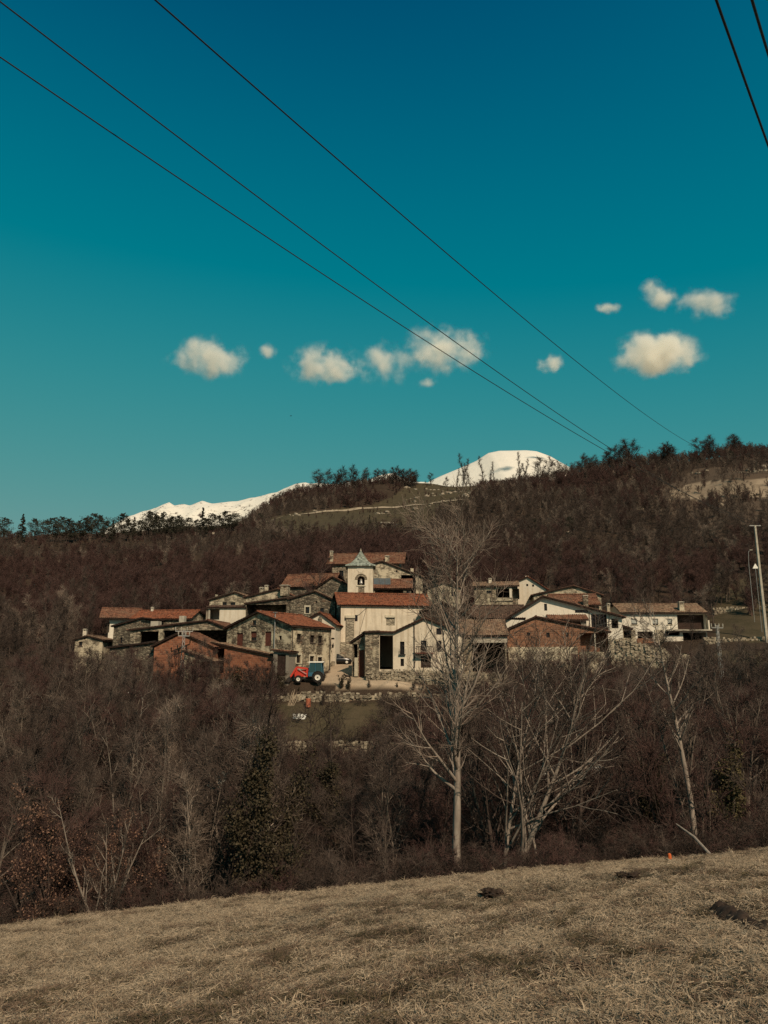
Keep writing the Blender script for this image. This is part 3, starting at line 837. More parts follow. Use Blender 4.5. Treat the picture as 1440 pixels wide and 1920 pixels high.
h = House('lean_to_porch', 'lean-to porch with thin posts beside a pale rendered wall', 'porch', 384, 123.5, 458, 123, 3, 'y', [(0, 1140.5), (1, 1137)],
          M['cream_clean'], M['tile_dark'], [('f', 387, 411, 1142, 1162, 'o')], ov=0.25)
h.lbox('post', M['concrete'], 391, 393, 1141, 1162, 0.02, 0.2)
h = House('barn', 'brown roofed barn with dark gable behind the bare reddish tree', 'barn', 530, 133, 614, 131, 7, 'y', [(0, 1100), (0.5, 1079), (1, 1092)],
          M['stone_grey'], M['tile_mid'], [], ova=0.9)
h = House('stone_house', 'grey stone gabled house touching the bell tower', 'house', 587, 126, 650, 125, 7, 'x', [(0, 1106), (0.55, 1083), (1, 1098)],
          M['stone_grey'], M['tile_mid'], [])
h = House('stone_house', 'tall stone house with long red roof behind the bell tower', 'house', 620, 139, 748, 138, 9, 'y', [(0, 1058), (0.5, 1040), (1, 1050)],
          M['stone_mid'], M['tile_mid'], [('f', 636, 644, 1070, 1081, 'w')], ova=1.2)
h.chimney(622, 1033, 1050, 6, 140); h.chimney(726, 1042, 1056, 8, 139)
h = House('stone_house', 'pale stone house with long roof slope and dark open side right of the bell tower', 'house', 694, 129, 794, 130, 8, 'x', [(0, 1060), (0.22, 1054), (1, 1083)],
          M['stone_pale'], M['tile_old'], [('f', 752, 780, 1078, 1125, 'o'), ('f', 742, 745, 1069, 1073, 'k')])
h.chimney(772, 1066, 1076, 6, 131, None, False)
h = House('lean_to_shed', 'dark lean-to with slate-blue panels over its roof, beside the bell tower', 'shed', 699, 126, 772, 126, 3, 'y', [(0, 1104), (1, 1088)],
          M['stone_mid'], M['tile_mid'], [('f', 703, 756, 1105, 1122, 'o'), ('f', 762, 769, 1108, 1120, 'k')], ov=0.3)
p0 = h.pr[0]; p1 = h.pr[1]
for k in range(3):
    xa = 0.05 + k * 1.0
    MB().add([(xa, 0.9, np.interp(0.9, [p0[0], p1[0]], [p0[1], p1[1]]) + 0.34), (xa + 0.95, 0.9, np.interp(0.9, [p0[0], p1[0]], [p0[1], p1[1]]) + 0.34), (xa + 0.95, 3.0, p1[1] + 0.36), (xa, 3.0, p1[1] + 0.36)] +
             [(xa, 0.9, np.interp(0.9, [p0[0], p1[0]], [p0[1], p1[1]]) + 0.28), (xa + 0.95, 0.9, np.interp(0.9, [p0[0], p1[0]], [p0[1], p1[1]]) + 0.28), (xa + 0.95, 3.0, p1[1] + 0.30), (xa, 3.0, p1[1] + 0.30)],
             [(0, 1, 2, 3), (4, 7, 6, 5), (0, 4, 5, 1), (1, 5, 6, 2), (2, 6, 7, 3), (3, 7, 4, 0)]).build('roof_panel', M['panel'], h.roof)

# --- church
h = House('church', 'cream church nave with red tiled roof and cut stone portal', 'church', 638, 111.0, 806, 113.4, 7.4, 'y', [(0, 1136), (0.5, 1116), (1, 1126)],
          M['cream'], M['tile_red'], [('f', 665, 670.5, 1153, 1165, 'k'), ('f', 724, 740, 1159, 1173, 'b')], ov=0.35, ova=0.6)
h.lbox('portal', M['ashlar'], 649, 663, 1159, 1245, -0.28, 0.05)
h.lbox('portal_cap', M['sill'], 647, 665, 1154, 1159, -0.42, 0.05)
h.lbox('plinth', M['ashlar'], 638, 649, 1204, 1245, -0.16, 0.05)
h.lbox('lintel', M['sill'], 722, 741, 1153.5, 1158, -0.14, 0.05)
h.lbox('cornice', M['sill'], 638, 806, 1136.5, 1139, -0.16, 0.05)
MB().box((-0.03, 0.02, 0), (-0.002, 7.38, h.pr[0][1] - 0.05)).build('end_wall_facing', M['stone_grey'], h.o)
qa = h.hit('f', 687, 1140); qb = h.hit('f', 672, 1194); qc = h.hit('f', 660, 1157)
MB().tube([(qa[0], -0.06, qa[1]), (qb[0], -0.06, qb[1])], 0.025, 5).build('cable', M['metal_dark'], h.o)
MB().tube([(qa[0], -0.06, qa[1]), ((qa[0] + qc[0]) / 2, -0.06, (qa[1] + qc[1]) / 2 - 0.3), (qc[0], -0.4, qc[1])], 0.025, 5).build('cable', M['metal_dark'], h.o)
CH = h
# bell tower
Yt = 119.2
a = np.array([XU(650.5, Yt), Yt]); w = XU(699, Yt) - a[0]
zg = h1(a[0], Yt) - 1; t = empty('bell_tower', (a[0] + w / 2, Yt, zg), 0.02, 'square cream bell tower with slate spire and hanging bell', 'tower')
ze = P(674, 1060, Yt)[2] - zg; zt = P(674, 1030, Yt)[2] - zg
z0 = P(676, 1097, Yt)[2] - zg; z1 = P(676, 1080, Yt)[2] - zg
xo = XU(676, Yt) - (a[0] + w / 2); hw = XU(683, Yt) - XU(676, Yt)
mb = MB(); wf = w / 2
wall_face(mb, [(-wf, ze), (wf, ze)], 0, [(xo - hw, xo + hw, z0, z1, 0.7)], lambda q, z, d: (q, d, z), 0.7, 1)
# arch infill above the rectangular opening is cut as steps of a half circle
for q, yy in ((1, w),):
    wall_face(mb, [(-wf, ze), (wf, ze)], 0, [], lambda q, z, d: (q, w - d, z), 0.3, 1)
wall_face(mb, [(0, ze), (w, ze)], 0, [], lambda q, z, d: (-wf + d, q, z), 0.3, 1)
wall_face(mb, [(0, ze), (w, ze)], 0, [], lambda q, z, d: (wf - d, q, z), 0.3, 1)
mb.build('wall', M['cream'], t)
arch = MB(); pts = []
for i in range(9):
    an = math.pi * i / 8
    pts.append((xo + hw * math.cos(an), z1 - hw + hw * math.sin(an)))
for sgn in (1, -1):
    cor = (xo + sgn * hw, z1 + 0.0)
    arcp = [p for p in pts if (p[0] - xo) * sgn >= -1e-6]
    poly = [cor] + (arcp if sgn > 0 else arcp[::-1])
    arch.prism([(p[0], p[1]) for p in poly], 'y', 0.01, 0.7)
ar = arch.build('arch', M['cream'], t)
sur = MB()
for i in range(8):
    a0_, a1_ = math.pi * i / 8, math.pi * (i + 1) / 8
    zc = z1 - hw
    sur.prism([(xo + rr * math.cos(aa), zc + rr * math.sin(aa)) for rr, aa in ((hw, a0_), (hw + 0.42, a0_), (hw + 0.42, a1_), (hw, a1_))], 'y', -0.04, 0.02)
sur.build('arch_surround', M['stone_mid'], t)
for zz in (P(676, 1066, Yt)[2] - zg,):
    MB().lathe([(0.05, -0.05), (0.62, -0.04), (0.62, 0.06), (0.05, 0.07)], (xo - 0.1, 0, zz), 'y', 14).build('clock_face', M['cream_clean'], t)
for zz, dd in ((z0 - 0.12, 0.1),):
    MB().box((xo - hw - 0.15, -0.08, zz - 0.08), (xo + hw + 0.15, 0.2, zz + 0.1)).build('sill', M['sill'], t)
MB().box((xo - 0.45, -0.015, z0 - 1.7), (xo + 0.55, 0.02, z0 - 0.25)).build('bare_stone_patch', M['stone_mid'], t)
MB().box((xo - hw, 0.3, z1 - 0.55), (xo + hw, 0.45, z1 - 0.42)).build('bell_beam', M['wood'], t)
MB().lathe([(0.05, 0.0), (0.16, -0.06), (0.2, -0.35), (0.3, -0.62), (0.34, -0.66)], (xo, 0.38, z1 - 0.5), 'z', 12).build('bell', M['metal_grey'], t)
MB().box((xo - 0.04, 0.2, z0), (xo + 0.04, 0.26, z1 - 0.4)).build('bell_post', M['concrete'], t)
# flared spire in courses
prof = [(wf + 0.42, ze - 0.12), (wf + 0.40, ze + 0.02), (wf * 0.80, ze + (zt - ze) * 0.17), (wf * 0.52, ze + (zt - ze) * 0.42), (wf * 0.30, ze + (zt - ze) * 0.68), (0.07, zt)]
vs = []; fs = []; nseg = 26
zs_ = np.linspace(prof[1][1], zt, nseg)
rs_ = np.interp(zs_, [p[1] for p in prof[1:]], [p[0] for p in prof[1:]])
ring = []
for i in range(nseg - 1):
    ring.append((rs_[i] + 0.02, zs_[i])); ring.append((rs_[i + 1] + 0.055, zs_[i + 1]))
ring = [(wf + 0.42, ze - 0.14)] + ring
K = 8
for r_, z_ in ring:
    for k in range(K):
        an = math.pi / 4 + k * math.pi / 4
        rr = r_ * (1.33 if k % 2 == 0 else 1.0) * (1.0 + 0.01 * random.uniform(-1, 1))
        f_ = (zt - z_) / (zt - ze)
        rr = r_ * ((1.414 if k % 2 == 0 else 1.0) * max(0, min(1, f_)) + 1.1 * (1 - max(0, min(1, f_))))
        vs.append((rr * math.cos(an), w / 2 + rr * math.sin(an), z_))
for i in range(len(ring) - 1):
    for k in range(K): fs.append((i * K + k, i * K + (k + 1) % K, (i + 1) * K + (k + 1) % K, (i + 1) * K + k))
fs += [tuple(range(K))[::-1], tuple(range((len(ring) - 1) * K, len(ring) * K))]
sp_ = MB().add(vs, fs).build('spire', M['slate'], t)
MB().lathe([(0.03, zt - 0.1), (0.13, zt + 0.02), (0.16, zt + 0.14), (0.06, zt + 0.26), (0.02, zt + 0.5)], (0, w / 2, 0), 'z', 8).build('finial', M['concrete'], sp_)

# --- barn with stone pillar in front of the church
h = House('barn_house', 'cream farm building with balcony and a tall open bay between stone pillar and wall', 'house', 711, 99.5, 868, 99.5, 8, 'x', [(0, 1187), (0.18, 1187.5), (0.545, 1161), (1, 1190)],
          M['cream'], M['tile_mid'],
          [('f', 712, 737, 1191, 1255, 'o'), ('f', 750, 758.5, 1203, 1228, 'k'), ('f', 751, 757.5, 1235, 1249, 'k'), ('f', 789, 800, 1201, 1225, 'k'), ('f', 789, 808, 1230, 1252, 'g'), ('f', 818, 828, 1178, 1190, 'k'), ('f', 818, 828, 1201, 1222, 'k')], ova=0.4)
q = [h.hit('f', 777, v) for v in (1252, 1160)]
MB().tube([(q[0][0], -0.1, q[0][1]), (q[0][0], -0.1, q[1][1])], 0.07, 6).build('downpipe', M['metal_dark'], h.o)
b = h.lbox('balcony', M['wood_red'], 779, 812, 1223.5, 1226, -0.9, 0.0)
for k in range(9):
    uu = 780 + k * 3.9
    h.lbox('baluster', M['wood'], uu, uu + 1.0, 1213, 1223.5, -0.88, -0.82, parent=b)
h.lbox('handrail', M['wood'], 779, 812, 1212, 1213.3, -0.92, -0.8, parent=b)
b2 = h.lbox('window_rail', M['metal_dark'], 748, 760.5, 1226.5, 1228, -0.3, 0.0)
for k in range(5): h.lbox('bar', M['metal_dark'], 748.3 + k * 2.8, 748.8 + k * 2.8, 1217, 1226.5, -0.29, -0.25, parent=b2)
BH = h
h = House('barn_pillar', 'rubble stone pillar wall carrying the tiled roof of the open bay', 'pillar', 684.5, 98.8, 711, 99.0, 5, 'x', [(0, 1187), (1, 1186)],
          M['stone_mid'], M['tile_old'], [], ov=0.1)
h = House('side_barn', 'dark barn bay with red-brown plank gate beside the stone pillar', 'barn', 660, 100.8, 684, 100.2, 5, 'x', [(0, 1205), (1, 1189)],
          M['stone_mid'], M['tile_dark'], [('f', 672.5, 683.5, 1219, 1270, 'd'), ('f', 662, 670, 1208, 1250, 'o')], ov=0.35)
h.lbox('gate_post', M['sill'], 666.5, 671.5, 1233, 1268, -0.35, -0.02)

# --- right cluster
h = House('barn', 'dark timber gabled barn whose roof rises behind the tall pale tree', 'barn', 792, 111.5, 888, 110.5, 8, 'x', [(0, 1147), (0.42, 1131), (1, 1158)],
          M['wood'], M['tile_dark'], [])
h = House('long_shed', 'long shed under a brown tiled slope behind the bare trees', 'shed', 889, 113, 985, 112, 6, 'y', [(0, 1160), (0.6, 1138), (1, 1146)],
          M['stone_grey'], M['tile_dark'], [('f', 900, 960, 1163, 1178, 'o')])
h = House('concrete_barn', 'open barn with a grey concrete beam next to the orange brick barn', 'barn', 868.5, 104.5, 951, 104, 5.5, 'y', [(0, 1192), (1, 1165)],
          M['stone_mid'], M['tile_old'], [('f', 885, 948, 1206, 1262, 'o')])
h.lbox('beam', M['concrete'], 883, 951, 1194, 1205, -0.1, 0.05)
h = House('loggia_house', 'stone house with a dark loggia and corner pillar beside the cream gable', 'house', 893, 125, 976, 124, 7, 'y', [(0, 1100), (0.5, 1092), (1, 1096)],
          M['stone_render'], M['tile_old'], [('f', 930, 955, 1104, 1121, 'o'), ('f', 912, 922, 1107, 1113, 'k'), ('f', 961, 974, 1104, 1122, 'x')])
h.lbox('pillar', M['cream_clean'], 955, 960, 1103, 1124, -0.12, 0.3)
h.lbox('parapet', M['stone_pale'], 920, 962, 1121, 1127, -0.15, 0.05)
h.chimney(919, 1084, 1097, 6, 127, M['cream_clean'])
h = House('cream_house', 'cream gabled house with two small vents below the hillside wood', 'house', 962, 131, 1030, 129.5, 8, 'x', [(0, 1097), (0.5, 1083), (1, 1105)],
          M['cream_clean'], M['tile_red'], [('f', 986.5, 990.5, 1095, 1099, 'k'), ('f', 997.5, 1001.5, 1096, 1100, 'k')])
h.chimney(988, 1080, 1086, 6, 132, M['cream_clean'], False)
h = House('stone_house', 'low pale stone house half hidden by the crown of the tall tree', 'house', 803, 125, 866, 125, 6, 'x', [(0, 1104), (0.5, 1094), (1, 1103)],
          M['stone_pale'], M['tile_old'], [('f', 846, 854, 1110, 1118, 'k')])
h = House('stone_house', 'pale stone gabled house at the edge of the village under the wood', 'house', 1006, 123.5, 1135, 122, 7, 'x', [(0, 1117), (0.6, 1100), (1, 1117)],
          M['stone_pale'], M['tile_mid'], [])
h = House('house', 'house with an orange front roof slope and stone chimney above the glazed gallery', 'house', 1043, 117.5, 1130, 117, 5, 'y', [(0, 1135), (0.7, 1117), (1, 1122)],
          M['stone_mid'], M['tile_mid'], [])
h.chimney(1097, 1116, 1137, 9, 116.6, M['stone_mid'])
h = House('white_house', 'white gabled house with one slit window and a dark glazed gallery', 'house', 951, 112, 1172, 110.5, 5, 'x', [(0, 1163), (0.33, 1120), (1, 1158)],
          M['white'], M['tile_mid'], [('f', 1020, 1026, 1132, 1145, 'k'), ('f', 1078, 1103, 1143.5, 1149, 'k'), ('f', 1108, 1139, 1152, 1179, 'o'), ('f', 1146, 1160, 1160, 1178, 'o')], ov=0.5, ova=0.7)
g_ = h.lbox('gallery', M['wood'], 1107, 1141, 1176, 1181, -0.08, 0.3)
for k in range(6):
    uu = 1108.5 + k * 5.2
    h.lbox('mullion', M['wood'], uu, uu + 1.3, 1152, 1176, 0.02, 0.14, parent=g_)
    if k < 5: h.lbox('pane', M['glass'], uu + 1.3, uu + 5.2, 1153, 1176, 0.16, 0.19, parent=g_)
h.lbox('corner_post', M['concrete'], 1140.5, 1143.5, 1150, 1182, -0.12, 0.2)
h.lbox('cladding', M['wood'], 1103.5, 1107, 1147, 1182, -0.03, 0.2)
h.lbox('cladding', M['wood_red'], 1144, 1171, 1158, 1176, -0.03, 0.02) if False else None
h.chimney(1140, 1131, 1149, 6, 111.5, M['stone_pale'])
h = House('lean_to_shed', 'low tiled lean-to between the white gable and the orange brick barn', 'shed', 1036, 109.5, 1104, 109, 3, 'y', [(0, 1163), (1, 1151)],
          M['grey_plaster'], M['tile_mid'], [('f', 1060, 1090, 1166, 1175, 'o')])
h = House('brick_barn', 'orange brick gabled barn with three small square windows on a stone base', 'barn', 953, 106.5, 1144, 105, 7, 'x', [(0, 1182), (0.295, 1158), (1, 1186)],
          M['brick_pale'], M['tile_mid'], [('f', 988, 994.5, 1186, 1192, 'k'), ('f', 1024, 1031, 1186, 1195, 'k'), ('f', 1060, 1066, 1186, 1194, 'k'), ('f', 1087, 1141, 1187, 1222, 'x')])
h.lbox('base_wall', M['stone_pale'], 953, 1086, 1213, 1275, -0.14, -0.004)
h.lbox('post', M['concrete'], 1114, 1118, 1188, 1222, -0.03, 0.4)
h.lbox('base_wall', M['stone_pale'], 1086.5, 1144, 1222, 1275, -0.14, -0.004)
h = House('white_house', 'white house with three shuttered windows and a long pale tiled roof', 'house', 1172, 121, 1331, 121, 7, 'y', [(0, 1149), (0.5, 1135), (1, 1143)],
          M['white'], M['tile_old'], [('f', 1183, 1195, 1160, 1171.5, 'm'), ('f', 1223, 1234.5, 1160, 1172, 'm'), ('f', 1251, 1260.5, 1160, 1170.5, 'm'), ('f', 1269, 1328, 1152, 1180, 'x'), ('f', 1195, 1225, 1184, 1197, 'o'), ('f', 1248, 1275, 1184, 1192, 'o'), ('f', 1280, 1326, 1186, 1205, 'o')], ov=0.5)
h.lbox('base_wall', M['stone_pale'], 1172, 1193, 1181, 1215, -0.12, -0.004)
h.lbox('base_wall', M['stone_pale'], 1227, 1246, 1181, 1215, -0.12, -0.004)
h.lbox('base_wall', M['brick_pale'], 1193.5, 1226.5, 1197, 1215, -0.12, -0.004)
h.lbox('balcony_slab', M['concrete'], 1248, 1331, 1180.5, 1183, -0.9, 0.0)
h.lbox('porch_post', M['cream_clean'], 1326, 1330, 1163, 1181, -0.3, -0.02)
h.lbox('porch_cladding', M['wood'], 1270, 1326, 1153, 1179, 0.9, 1.0)
h.chimney(1276, 1128, 1146, 9, 121.5, M['stone_pale'])
h = House('porch', 'small open porch with tiled roof in front of the white shuttered house', 'porch', 1160, 114, 1188, 113.6, 3, 'x', [(0, 1172), (1, 1180)],
          M['stone_mid'], M['tile_dark'], [('f', 1163, 1167, 1180, 1195, 'o'), ('f', 1169, 1186, 1182, 1196, 'o')], ov=0.3)

# --- ruined stone shelter on the hillside field
g0 = ground_px(727, 990, 220)
sh = empty('stone_shelter', g0, 0.1, 'tiny pale field shelter with open front on the hillside clearing', 'shelter')
m_ = g0[1] / 1417
MB().box((-12 * m_, 0, -1), (-8 * m_, 5 * m_, 9 * m_)).build('pier', M['stone_pale'], sh)
MB().box((7 * m_, 0, -1), (11 * m_, 5 * m_, 9 * m_)).build('pier', M['stone_pale'], sh)
MB().box((-8 * m_, 9 * m_, -1), (7 * m_, 10 * m_, 9 * m_)).build('back_wall', M['stone_mid'], sh)
MB().box((-14 * m_, -2 * m_, 9 * m_), (12 * m_, 11 * m_, 11.5 * m_)).build('roof', M['concrete'], sh)

# ------------------------------------------------------------------ stone walls
def rubble_wall(name, label, pts, th, size, mat, seed):
    """pts: [(u, Y, v_top, v_bottom)]; a dry wall of loose stones round a solid core"""
    r = random.Random(seed)
    base = P(pts[0][0], pts[0][3], pts[0][1])
    o = empty(name, base, 0, label, 'wall')
    w = [(P(u, vt, Y) - base, P(u, vb, Y) - base) for u, Y, vt, vb in pts]
    core = MB(); vs = []; fs = []
    for t, b in w:
        vs += [(t[0], t[1], t[2] - size * 0.3), (b[0], b[1], b[2] - 1.5), (t[0], t[1] + th, t[2] - size * 0.3), (b[0], b[1] + th, b[2] - 1.5)]
    for i in range(len(w) - 1):
        a = i * 4; b = a + 4
        fs += [(a, a + 1, b + 1, b), (a + 2, b + 2, b + 3, a + 3), (a, b, b + 2, a + 2)]
    fs += [(0, 2, 3, 1), (len(vs) - 4, len(vs) - 3, len(vs) - 1, len(vs) - 2)]
    core.add(vs, fs).build('core', mat, o)
    st = MB()
    for (t0, b0), (t1, b1) in zip(w[:-1], w[1:]):
        L = math.hypot(t1[0] - t0[0], t1[1] - t0[1])
        n = max(1, int(L / (size * 1.15)))
        for i in range(n):
            f = (i + r.random() * 0.6) / n
            t = t0 + (t1 - t0) * f; b = b0 + (b1 - b0) * f
            hgt = t[2] - b[2]; k = max(1, int(hgt / (size * 0.62)))
            for j in range(k + 1):
                if r.random() < 0.12: continue
                z = b[2] + hgt * (j + r.uniform(-0.2, 0.2)) / k
                sx, sz, sy = size * r.uniform(0.35, 0.75), size * r.uniform(0.22, 0.42), size * r.uniform(0.25, 0.5)
                cx, cyy = t[0] + r.uniform(-0.1, 0.1), t[1] + r.uniform(-0.06, 0.05) + (th * r.random() if j == k else 0)
                n0 = len(st.v); an = r.uniform(-0.3, 0.3)
                for dx, dy, dz in ((-1,-1,-1),(1,-1,-1),(1,1,-1),(-1,1,-1),(-1,-1,1),(1,-1,1),(1,1,1),(-1,1,1)):
                    q = r.uniform(0.62, 1.05)
                    x, zz = dx * sx * q, dz * sz * q
                    st.v.append((cx + x * math.cos(an) - zz * math.sin(an), cyy + dy * sy * q, z + x * math.sin(an) + zz * math.cos(an)))
                st.f += [tuple(n0 + q for q in f_) for f_ in ((0,3,2,1),(4,5,6,7),(0,1,5,4),(1,2,6,5),(2,3,7,6),(3,0,4,7))]
    so = st.build('loose_stone', M['loose_stone'], o, fix=False); so['kind'] = 'stuff'
    return o
k = Mat('loose_field_stone', 0.95, 0.1)
sn = k.n('ShaderNodeTexVoronoi', Vector=k.coord(), Scale=2.0)
sx_ = k.n('ShaderNodeSeparateColor', i0=sn.outputs['Color'])
k.col(k.mix(k.noise(8, 4), k.ramp(sx_.outputs[0], [(0.0, (0.13, 0.105, 0.08)), (0.5, (0.30, 0.25, 0.18)), (1.0, (0.52, 0.45, 0.34))]), (0.2, 0.165, 0.12)))
M['loose_stone'] = k.m
rubble_wall('retaining_wall', 'tall stone retaining wall falling away from the orange brick barn', [(1144.5, 104.2, 1195, 1290), (1175, 103.6, 1199, 1292), (1230, 102.6, 1213, 1296), (1300, 101.2, 1232, 1300), (1312, 101, 1238, 1300)], 0.6, 0.42, M['stone_pale'], 1)
rubble_wall('retaining_wall', 'low stone wall under the cream farm building', [(686, 97.6, 1259, 1285), (740, 97.7, 1256, 1287), (800, 97.8, 1258, 1290), (868, 98, 1262, 1292), (950, 98.5, 1262, 1296)], 0.5, 0.36, M['stone_mid'], 2)
rubble_wall('field_wall', 'tumbled field wall of loose pale stones below the tractor', [(470, 94.6, 1306, 1324), (520, 94.4, 1304, 1322), (575, 94.3, 1298, 1320), (640, 94.3, 1300, 1318), (700, 94.3, 1302, 1320), (760, 94.3, 1299, 1324), (830, 94.4, 1304, 1326)], 0.8, 0.5, M['stone_mid'], 3)
rubble_wall('field_wall', 'long pale stone wall along the field beyond the white shuttered house', [(1322, 118, 1196, 1222), (1380, 117.5, 1197, 1220), (1440, 117, 1195, 1219), (1520, 117, 1193, 1216)], 0.7, 0.45, M['stone_pale'], 4)
rubble_wall('field_wall', 'short broken field wall on the slope above the white shuttered house', [(1338, 138, 1141, 1151), (1368, 138, 1139, 1149), (1400, 138, 1140, 1149), (1450, 138, 1136, 1146)], 0.6, 0.5, M['stone_pale'], 5)
rubble_wall('terrace_wall', 'low terrace wall of dull stones below the ploughed strip', [(455, 82.5, 1394, 1420), (560, 82, 1393, 1416), (650, 82, 1392, 1416), (740, 82, 1394, 1416), (830, 82, 1396, 1420)], 0.5, 0.4, M['stone_grey'], 6)
gw = ground_px(645, 1017, 170)
rubble_wall('boundary_wall', 'thin line of white stones at the foot of the hillside clearing', [(600, gw[1], 1013, 1019), (640, gw[1], 1015, 1020), (695, gw[1], 1013, 1019)], 0.8, 0.6, M['stone_pale'], 7)
# track across the hillside clearing
tp = [(478, 984), (520, 973), (560, 966), (600, 961), (660, 956), (720, 952), (780, 947), (830, 942), (872, 937)]
tv = []
for u, v in tp:
    u = float(u); p = ground_px(u, v, 210)
    tv.append(p)
tv = np.array(tv); fine = []
tt = np.linspace(0, len(tv) - 1, 90)
cx = np.interp(tt, range(len(tv)), tv[:, 0]); cyv = np.interp(tt, range(len(tv)), tv[:, 1])
vs = []
for x, y in zip(cx, cyv):
    wd = 2.6 + 1.2 * float(vnoise(x, y, 9, 71))
    for d in (-wd, 0, wd): vs.append((x, y + d, h1(x, y + d) + 0.35))
ix = np.arange(len(vs)).reshape(-1, 3)
q = np.stack([ix[:-1, :-1], ix[:-1, 1:], ix[1:, 1:], ix[1:, :-1]], -1).reshape(-1, 4)
tag(mesh_obj('path', np_mesh('path', vs, q, None, plain('pale_track', (0.30, 0.235, 0.165), 0.95, 0.4, 0.4))), None, None, None, 'structure')

# ------------------------------------------------------------------ trees
def rotv(v, axis, a):
    return v * math.cos(a) + np.cross(axis, v) * math.sin(a) + axis * (axis @ v) * (1 - math.cos(a))
def unit(v): return v / (math.sqrt(v @ v) + 1e-9)
def tree_segs(seed, Ht, r, stems=1, spread=0.08, limbs=16, l0=0.2, llen=0.38, ang=48, trop=0.10, br=7, tw=6, twl=0.9, jit=0.10, rtw=0.007, lean=(0, 0), taper=1.0, brl=0.42):
    g = np.random.default_rng(seed)
    thick = []; thin = []
    up = np.array([0, 0, 1.0])
    def line(p, d, L, r0, r1, n, tr, j, out):
        pts = [p]; 
        for i in range(n):
            d = unit(d + g.normal(0, j, 3) + up * tr)
            q = p + d * L / n
            a = r0 + (r1 - r0) * i / n; b = r0 + (r1 - r0) * (i + 1) / n
            out.append((p, q, a, b)); p = q; pts.append(p)
        return pts
    def at_(pts, t):
        f = t * (len(pts) - 1); i = min(int(f), len(pts) - 2); f -= i
        return pts[i] * (1 - f) + pts[i + 1] * f, unit(pts[i + 1] - pts[i])
    for s in range(stems):
        d = unit(np.array([g.normal(0, spread) + lean[0], g.normal(0, spread) + lean[1], 1.0]))
        hh = Ht * (1 if s == 0 else g.uniform(0.7, 1.0)); rr = r * (1 if s == 0 else g.uniform(0.55, 0.9))
        off = np.zeros(3) if stems == 1 else np.array([g.normal(0, 0.1), g.normal(0, 0.1), 0])
        st = line(off - up * 0.6, d, hh + 0.6, rr, rr * 0.06, 11, 0.03, jit * 0.45, thick)
        for b in range(limbs):
            t = l0 + (0.98 - l0) * (b + g.uniform(0, 0.9)) / limbs
            p, dd = at_(st, t)
            ax = unit(np.cross(dd, g.normal(0, 1, 3)))
            ld = rotv(dd, ax, R(ang * g.uniform(0.65, 1.25)))
            L = llen * hh * (1.06 - taper * 0.8 * t) * g.uniform(0.6, 1.2)
            lr = max(0.016, rr * (1 - t) * 0.5 + 0.012)
            lp = line(p, ld, L, lr, rtw * 1.3, 5, trop, jit, thick)
            for b2 in range(br):
                t2 = 0.2 + 0.8 * (b2 + g.random()) / br
                p2, d2 = at_(lp, min(t2, 0.999))
                bd = rotv(d2, unit(np.cross(d2, g.normal(0, 1, 3))), R(g.uniform(25, 60)))
                L2 = brl * L * (1.1 - 0.6 * t2) * g.uniform(0.6, 1.3)
                bp = line(p2, bd, L2, max(rtw * 1.7, lr * 0.38), rtw, 3, trop * 1.2, jit * 1.3, thick if b2 % 2 else thin)
                for b3 in range(tw):
                    t3 = 0.15 + 0.85 * (b3 + g.random()) / tw
                    p3, d3 = at_(bp, min(t3, 0.999))
                    td = rotv(d3, unit(np.cross(d3, g.normal(0, 1, 3))), R(g.uniform(20, 60)))
                    line(p3, td, twl * g.uniform(0.4, 1.2), rtw, rtw * 0.5, 2, trop, jit * 1.4, thin)
    return thick, thin
def seg_mesh(name, segs, k, mat):
    p0 = np.array([s[0] for s in segs]); p1 = np.array([s[1] for s in segs])
    r0 = np.array([s[2] for s in segs]); r1 = np.array([s[3] for s in segs])
    d = p1 - p0; d /= np.linalg.norm(d, axis=1, keepdims=True) + 1e-9
    ref = np.where(np.abs(d[:, 2:3]) > 0.9, np.array([[1.0, 0, 0]]), np.array([[0, 0, 1.0]]))
    a = np.cross(d, ref); a /= np.linalg.norm(a, axis=1, keepdims=True) + 1e-9
    b = np.cross(d, a); n = len(segs)
    vs = np.zeros((n, 2 * k, 3))
    for j in range(k):
        t = 2 * math.pi * j / k
        o = a * math.cos(t) + b * math.sin(t)
        vs[:, j] = p0 + o * r0[:, None]; vs[:, k + j] = p1 + o * r1[:, None]
    base = (np.arange(n) * 2 * k)[:, None]
    q = np.concatenate([base + np.array([[j, (j + 1) % k, k + (j + 1) % k, k + j]]) for j in range(k)], 0)
    return np_mesh(name, vs.reshape(-1, 3), q, None, mat, k > 4)
def leaf_mesh(name, pts, size, mat, seed, aspect=0.6, droop=0.0):
    g = np.random.default_rng(seed); n = len(pts)
    a = g.normal(0, 1, (n, 3)); a[:, 2] -= droop; a /= np.linalg.norm(a, axis=1, keepdims=True)
    b = np.cross(a, g.normal(0, 1, (n, 3))); b /= np.linalg.norm(b, axis=1, keepdims=True)
    s = size * g.uniform(0.6, 1.3, (n, 1))
    vs = np.stack([pts - a * s * 0.5, pts + b * s * aspect * 0.5, pts + a * s * 0.5, pts - b * s * aspect * 0.5], 1).reshape(-1, 3)
    return np_mesh(name, vs, np.arange(n * 4).reshape(-1, 4), None, mat)
M['bark'] = bark('brown_grey_bark', (0.092, 0.071, 0.059), (0.194, 0.158, 0.126))
M['bark_pale'] = bark('pale_grey_bark', (0.16, 0.128, 0.105), (0.33, 0.275, 0.225))
M['bark_dark'] = bark('dark_bark', (0.035, 0.025, 0.021), (0.073, 0.054, 0.045))
M['twig'] = bark('brown_twig', (0.066, 0.048, 0.040), (0.131, 0.098, 0.080), 0.8)
M['twig_red'] = bark('red_brown_twig', (0.060, 0.033, 0.030), (0.107, 0.063, 0.053), 0.8)
